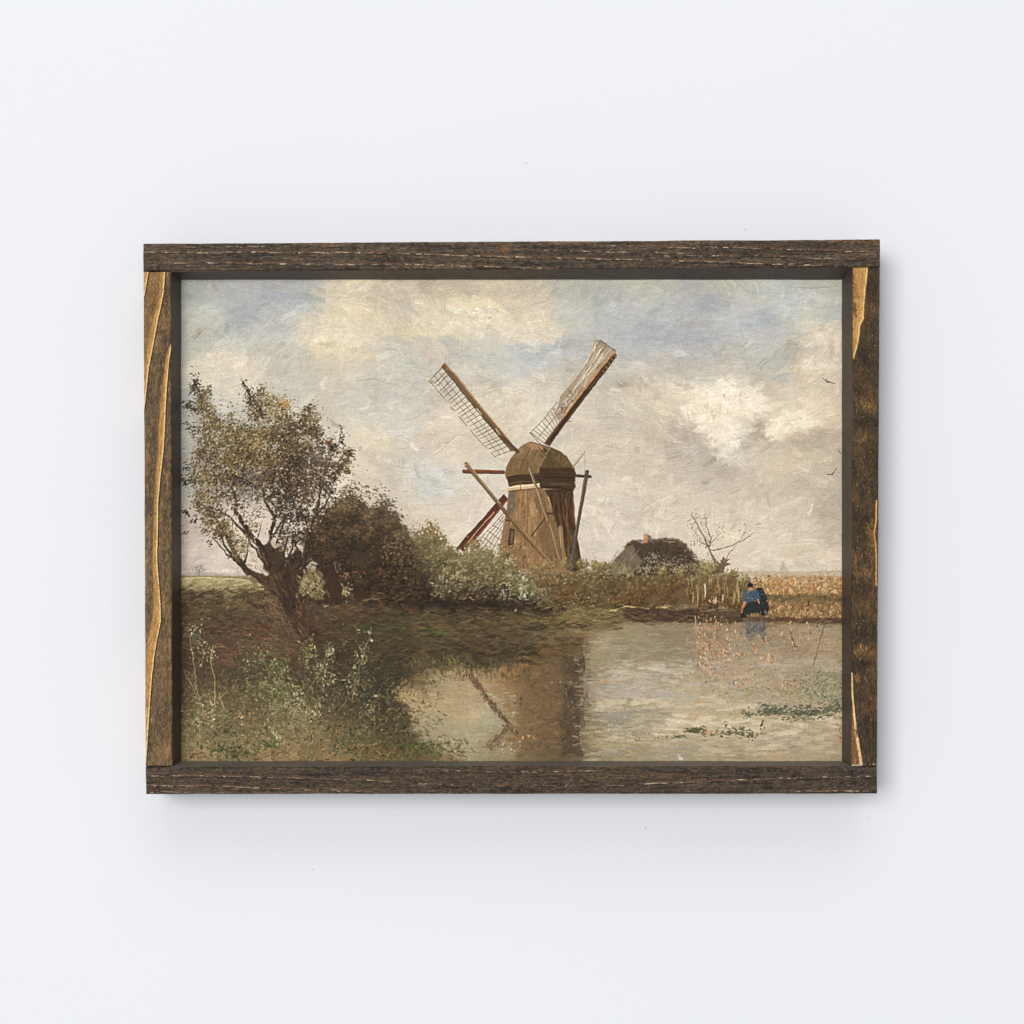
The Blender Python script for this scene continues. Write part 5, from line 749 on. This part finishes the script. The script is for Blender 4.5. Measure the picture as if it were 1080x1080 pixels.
me.from_pydata([(-T,yw,-T),(T,yw,-T),(T,yw,T),(-T,yw,T),(-T,yw+.1,-T),(T,yw+.1,-T),(T,yw+.1,T),(-T,yw+.1,T)], [], [(0,1,2,3),(5,4,7,6),(4,0,3,7),(1,5,6,2),(3,2,6,7),(4,5,1,0)])
me.materials.append(plain_material('white_wall', (.768, .783, .818), .006, 3, .85)); wall = bpy.data.objects.new('wall', me); C.objects.link(wall); wall['kind'] = 'structure'

# small flecks in the wall paint
for x, y, s_ in [(555,172,.9),(681,873,1.),(330,917,.8),(916,863,.7),(786,242,.8),(118,640,.6)]:
    k = (D+66)/D; cxw = (VX+(x-VX)*k-540)*U; czw = (540-(VY+(y-VY)*k))*U; n = 9; q = s_*U
    V = [(cxw+math.cos(i*6.283/n)*q*(1+.3*math.sin(i*2.3)), yw+.00002, czw+math.sin(i*6.283/n)*q) for i in range(n)]+[(cxw, yw-.25*U, czw)]
    me = bpy.data.meshes.new('paint_fleck'); me.from_pydata(V, [], [(i, (i+1) % n, n) for i in range(n)]); me.materials.append(plain_material('fleck_grey', (.42, .42, .44), .1, 300, .8))
    o = bpy.data.objects.new('paint_fleck', me); C.objects.link(o); o.parent = wall
# ------------------------------------------------------------------ the framed painting
root = bpy.data.objects.new('framed_painting', None); C.objects.link(root)
root['label'] = 'windmill landscape painting in a rough dark-stained wooden frame on the white wall'; root['category'] = 'framed painting'
wm = wood_material('stained_wood', .62, .35)
WG = 1.0   # stain strength
top_lines = [([(152,266),(300,266),(415,267),(520,270.5),(560,271.5),(670,274),(780,277),(870,280)], .9, 1.), ([(152,277),(230,277.5),(330,278.5),(440,279),(540,282),(585,283.5)], .75, 1.),
    ([(540,263.5),(600,264.5),(660,266),(720,267.5)], .6, .9), ([(700,261),(780,261),(860,264),(915,265)], .8, .9), ([(700,270),(780,269),(850,272),(910,273.5)], .6, .9), ([(152,261),(420,258.5)], .25, .9), ([(640,259),(690,260)], .3, .9)]
def top_extra(P):
    P.blob(532, 262, 5, 4.5, (130, 92, 54), .9); P.dabs(40, 532, 262, 3.5, 3, [(150,112,68),(110,76,46),(90,62,40)], L=(1, 3), W=(.6, 1.1))
    P.dabs(30, 905, 254.5, 14, .8, [(150,104,62),(130,92,58)], L=(3, 8), W=(.8, 1.4), ang=0, al=.8); P.dabs(20, 600, 256, 60, .8, [(120,86,54)], L=(3, 10), W=(.8, 1.4), ang=0, al=.6)
Pt = wood_horizontal(149, 251, 930, 288, 2., 11, top_lines, top_extra)
bot_lines = [([(155,818),(230,818.5),(330,821),(415,824)], .9, 1.), ([(155,828),(230,829),(300,832),(395,835)], .9, 1.), ([(440,812),(500,813.5),(545,814),(640,812.5)], .6, .9), ([(400,825),(450,827),(500,829)], .6, .9), ([(520,829),(590,828.5),(665,828.5)], .5, .9),
    ([(670,827),(700,826),(780,822.5),(850,820),(920,818.5)], .8, 1.), ([(830,835),(920,834)], .8, 1.), ([(155,835.5),(300,837)], .4, .9)]
def bot_extra(P):
    P.a *= .92; P.dabs(40, 720, 818, 20, 3, [(120,84,58),(104,76,52)], L=(2, 8), W=(.8, 1.4), ang=0, al=.5)
Pb = wood_horizontal(152, 806, 927, 839, 2., 23, bot_lines, bot_extra)
def left_paint(P):
    r = P.r
    P.poly([(148,284),(174,284),(171,312),(164,350),(157,390),(148,420)], (138,104,62), .6, 3.); P.dabs(420, 160, 320, 7, 26, [(164,128,78),(120,88,50),(96,70,42),(186,148,94)], L=(2, 6), W=(.6, 1.2), ang=1.6, al=.6)
    gold(P, [(284,157),(296,155),(310,152.5),(320,150)], [(284,148),(296,148),(310,148),(320,147)], c=(176,134,72))
    gold(P, [(284,174.5),(310,172.5),(337,166.7),(363,161.7),(390,156.7),(422,153.3),(440,151)], [(284,169.5),(310,168),(337,161),(363,155.5),(390,151.5),(422,149),(440,148)], c=(168,128,74))
    P.dabs(40, 160, 318, 5, 5, [(70,52,34),(90,66,42)], L=(2, 5), W=(.8, 1.6), ang=1.5, al=.6)
    gold(P, [(366,180),(378,178.6),(413,175.8),(450,174),(475,172.5),(505,169),(530,166.7),(583,165.8),(600,166.5),(621,168.3),(640,169.4),(656,169.5),(675,165.5),(695,162),(736,158.7),(784,155.3),(806,153.5)],
            [(366,178),(378,174.5),(413,170.5),(450,167.5),(475,167),(505,164),(530,162.5),(583,161),(600,161.5),(621,162),(640,162),(656,160),(675,155.5),(695,153),(736,151),(784,151),(806,151)])
    P.dabs(500, 172, 690, 5, 80, [(126,100,66),(112,86,56),(94,72,46),(146,118,82)], L=(1.4, 4), W=(.6, 1.1), ang=1.5, al=.5); P.dabs(60, 158, 500, 3, 30, [(60,46,30),(84,66,40)], L=(2, 6), ang=1.57, al=.6)
    P.dabs(90, 172, 800, 5, 12, [(140,110,70),(124,96,60)], L=(2, 6), W=(.8, 1.4), ang=1.57, al=.6)
Pl = wood_upright(149, 284, 183, 810, 2., 31, (92, 74, 52), (118, 94, 64), left_paint)
def right_paint(P):
    for x, y, rx, ry, c, a in [(912,400,10,9,(96,72,44),.7),(915,430,10,6,(112,84,46),.6),(908,370,6,8,(54,44,34),.7),(915,385,12,6,(50,42,34),.7),(912,445,12,6,(54,46,34),.6),(914,478,12,10,(84,70,46),.5),(910,463,6,4,(110,80,46),.6),(912,545,12,8,(58,48,36),.6),(908,568,8,10,(90,72,46),.5),
          (904,588,5,6,(120,86,54),.6),(920,575,5,16,(116,84,44),.7),(912,604,10,6,(110,82,48),.6),(910,622,12,8,(58,48,34),.7),(908,686,9,6,(140,102,56),.75),(912,700,12,6,(46,38,30),.8),(912,668,12,9,(60,50,38),.6),(906,716,5,4,(120,86,50),.7),(912,740,10,9,(88,66,42),.5),(914,765,10,10,(56,44,32),.6),(916,735,8,6,(104,78,46),.5),(918,345,8,10,(104,78,46),.5),(921,310,6,14,(70,54,36),.5)]:
        c = tuple(v*(1.14 if sum(c) > 230 else .7) for v in c); P.blob(x, y, rx, ry*.8, c, a*.55); P.dabs(int(rx*ry*1.1), x, y, rx*.75, ry*.75, [c, tuple(v*.75 for v in c), tuple(min(255, v*1.25) for v in c)], L=(1.5, 6), W=(.6, 1.3), ang=1.4, al=.6)
    P.dabs(900, 912, 540, 10, 160, [(128,98,54),(104,80,46),(48,38,28),(40,34,26)], L=(1.6, 5), W=(.5, 1.), ang=1.5, al=.5); P.dabs(160, 912, 560, 8, 150, [(196,180,150),(150,124,84)], L=(.9, 2), W=(.6, .9), al=.7)
    gold(P, [(281,915.5),(309,912.7),(319,912),(338,910),(343,906.8),(352,906.5),(367,904),(376,900.8)], [(281,899),(309,898.5),(319,899),(338,899),(343,899),(352,898.6),(367,899),(376,899.5)], c=(208,160,92), dark=False)
    P.dabs(60, 901, 310, 1.4, 14, [(150,104,58),(120,84,48)], L=(3, 9), W=(.8, 1.5), ang=1.57, al=.7); P.dabs(24, 902, 326, 1.6, 5, [(96,66,40)], L=(2, 6), ang=1.3, al=.7); P.dabs(10, 906, 288, 3, 3, [(150,106,60)], L=(3, 7), ang=1.5, al=.6)
    P.line([(924.6,528),(924,545),(921.8,562),(924,580),(924.4,617)], 1.6, 1.4, (212,158,84), .9, .2); P.line([(925.5,650),(925,700)], 1, 1, (150,110,60), .5, .3); P.dabs(30, 919, 562, 2.5, 6, [(170,118,60),(140,98,54)], L=(2, 6), ang=1.5, al=.6)
    P.poly([(898,745),(901,760),(904,785),(908,808),(897,808)], (128,92,58), .8, 1.2); P.line([(898.6,710),(899.2,730),(900.3,746),(903,772),(907,800),(908.5,809)], 1.3, 3.2, (222,180,128), .95, .2); P.line([(899,807.3),(908,807.6)], 1.6, 1.6, (236,222,196), .95, .2); P.dabs(40, 901, 790, 2, 12, [(96,68,44),(160,118,76)], L=(2, 7), ang=1.5, al=.6)
    for k in range(6): P.dabs(1, 905+k*4, 806.5, .6, .3, [(170,150,124)], L=(1.5, 3))
Pr = wood_upright(897, 279, 930, 810, 2., 43, (62, 51, 36), (86, 66, 42), right_paint)
rails = [(Pt, [(151,257),(928.3,252.3),(928.3,281.3),(151,285.8)], 'weathered stained rail with pale scratch lines and a small knot'),
         (Pb, [(153.6,808.6),(925,808.2),(925,837),(154,837.6)], 'dark weathered rail with two pale grain lines'),
         (Pl, [(151.2,286.4),(180.3,286.3),(181.6,808),(153.5,808)], 'brown rail with a long honey-coloured grain streak'),
         (Pr, [(900,282),(928,282),(925,807.6),(898,807.8)], 'dark mottled rail with a bright yellow bare-wood flame')]
for P_, quad, lab in rails:
    # crop of the painted field to the board's own outline: bilinear resample
    nx, ny = int(abs(quad[1][0]-quad[0][0])*2), int(abs(quad[3][1]-quad[0][1])*2)
    uu, vv = np.meshgrid(np.linspace(0, 1, nx), np.linspace(0, 1, ny)); q = np.array(quad)
    xy = q[0]*((1-uu)*(1-vv))[..., None]+q[1]*(uu*(1-vv))[..., None]+q[2]*(uu*vv)[..., None]+q[3]*((1-uu)*vv)[..., None]
    ix = np.clip((xy[..., 0]-P_.x0)*P_.S, 0, P_.W-1).astype(int); iy = np.clip((xy[..., 1]-P_.y0)*P_.S, 0, P_.H-1).astype(int)
    P_.a = P_.a[iy, ix]; P_.h = P_.h[iy, ix]; P_.W, P_.H = nx, ny
    o = slab('frame_rail', P_, quad, 0., 65., .22, 1.1, wm, root, WG); o['label'] = lab
# inner lining strips, from the front opening down to the picture
lm = plain_material('dark_lining', (.058, .043, .034), .22, 260, .44, .3); lm.node_tree.nodes['Principled BSDF'].inputs['Specular IOR Level'].default_value = .36
op = [(180.9,286.6),(899.4,282.2),(897.6,808),(182,808)]; cv = [(190.9,294.9),(887.9,294.9),(887.9,802.7),(190.9,802.7)]
def dull(m, s_):
    m.node_tree.nodes['Principled BSDF'].inputs['Specular IOR Level'].default_value = s_; return m
lit_lm = dull(plain_material('lit_lining', (.125, .112, .097), .25, 300, .5, .3), .3)  # lighter lining colour for the lower strip: light from above painted in
for k in range(4):
    a, b = k, (k+1) % 4; me = bpy.data.meshes.new('lining_strip'); V = []
    cx, cy = 540, 547
    def out(p, t): return (p[0]+(t if p[0] > cx else -t), p[1]+(t if p[1] > cy else -t))
    n = 24; 
    for i in range(n+1):
        f = i/n
        for (P0, P1, dep) in [(op[a], op[b], 2.2), (cv[a], cv[b], 24.6), (out(cv[a], 6), out(cv[b], 6), 30.), (out(op[a], 1.5), out(op[b], 1.5), 2.2)]:
            wob = math.sin(i*1.7+k)*.12 if 0 < i < n else 0
            x = P0[0]+(P1[0]-P0[0])*f; y = P0[1]+(P1[1]-P0[1])*f; V.append(W(x+(wob if k % 2 else 0), y+(0 if k % 2 else wob), dep))
    F = []
    for i in range(n):
        for j in range(4): F.append((i*4+j, i*4+(j+1) % 4, (i+1)*4+(j+1) % 4, (i+1)*4+j))
    F += [(3, 2, 1, 0), (n*4, n*4+1, n*4+2, n*4+3)]
    me.from_pydata(V, [], F); me.materials.append(lit_lm if k == 2 else lm); me.validate(); o = bpy.data.objects.new('lining_strip', me); C.objects.link(o); o.parent = root
    if k == 2: o['label'] = 'greyer lining strip with light from above painted into its colour'
# the painted panel
PP = paint_picture(1.8)
cm = wood_material('oil_paint', .55, .2, .07)
o = slab('painted_panel', PP, [(189,292.9),(890,292.9),(890,804.9),(189,804.9)], 25.6, 4., .22, .8, cm, root, 1.0); o['label'] = 'oil painting of a brown windmill, willow tree and pond under a cloudy sky'
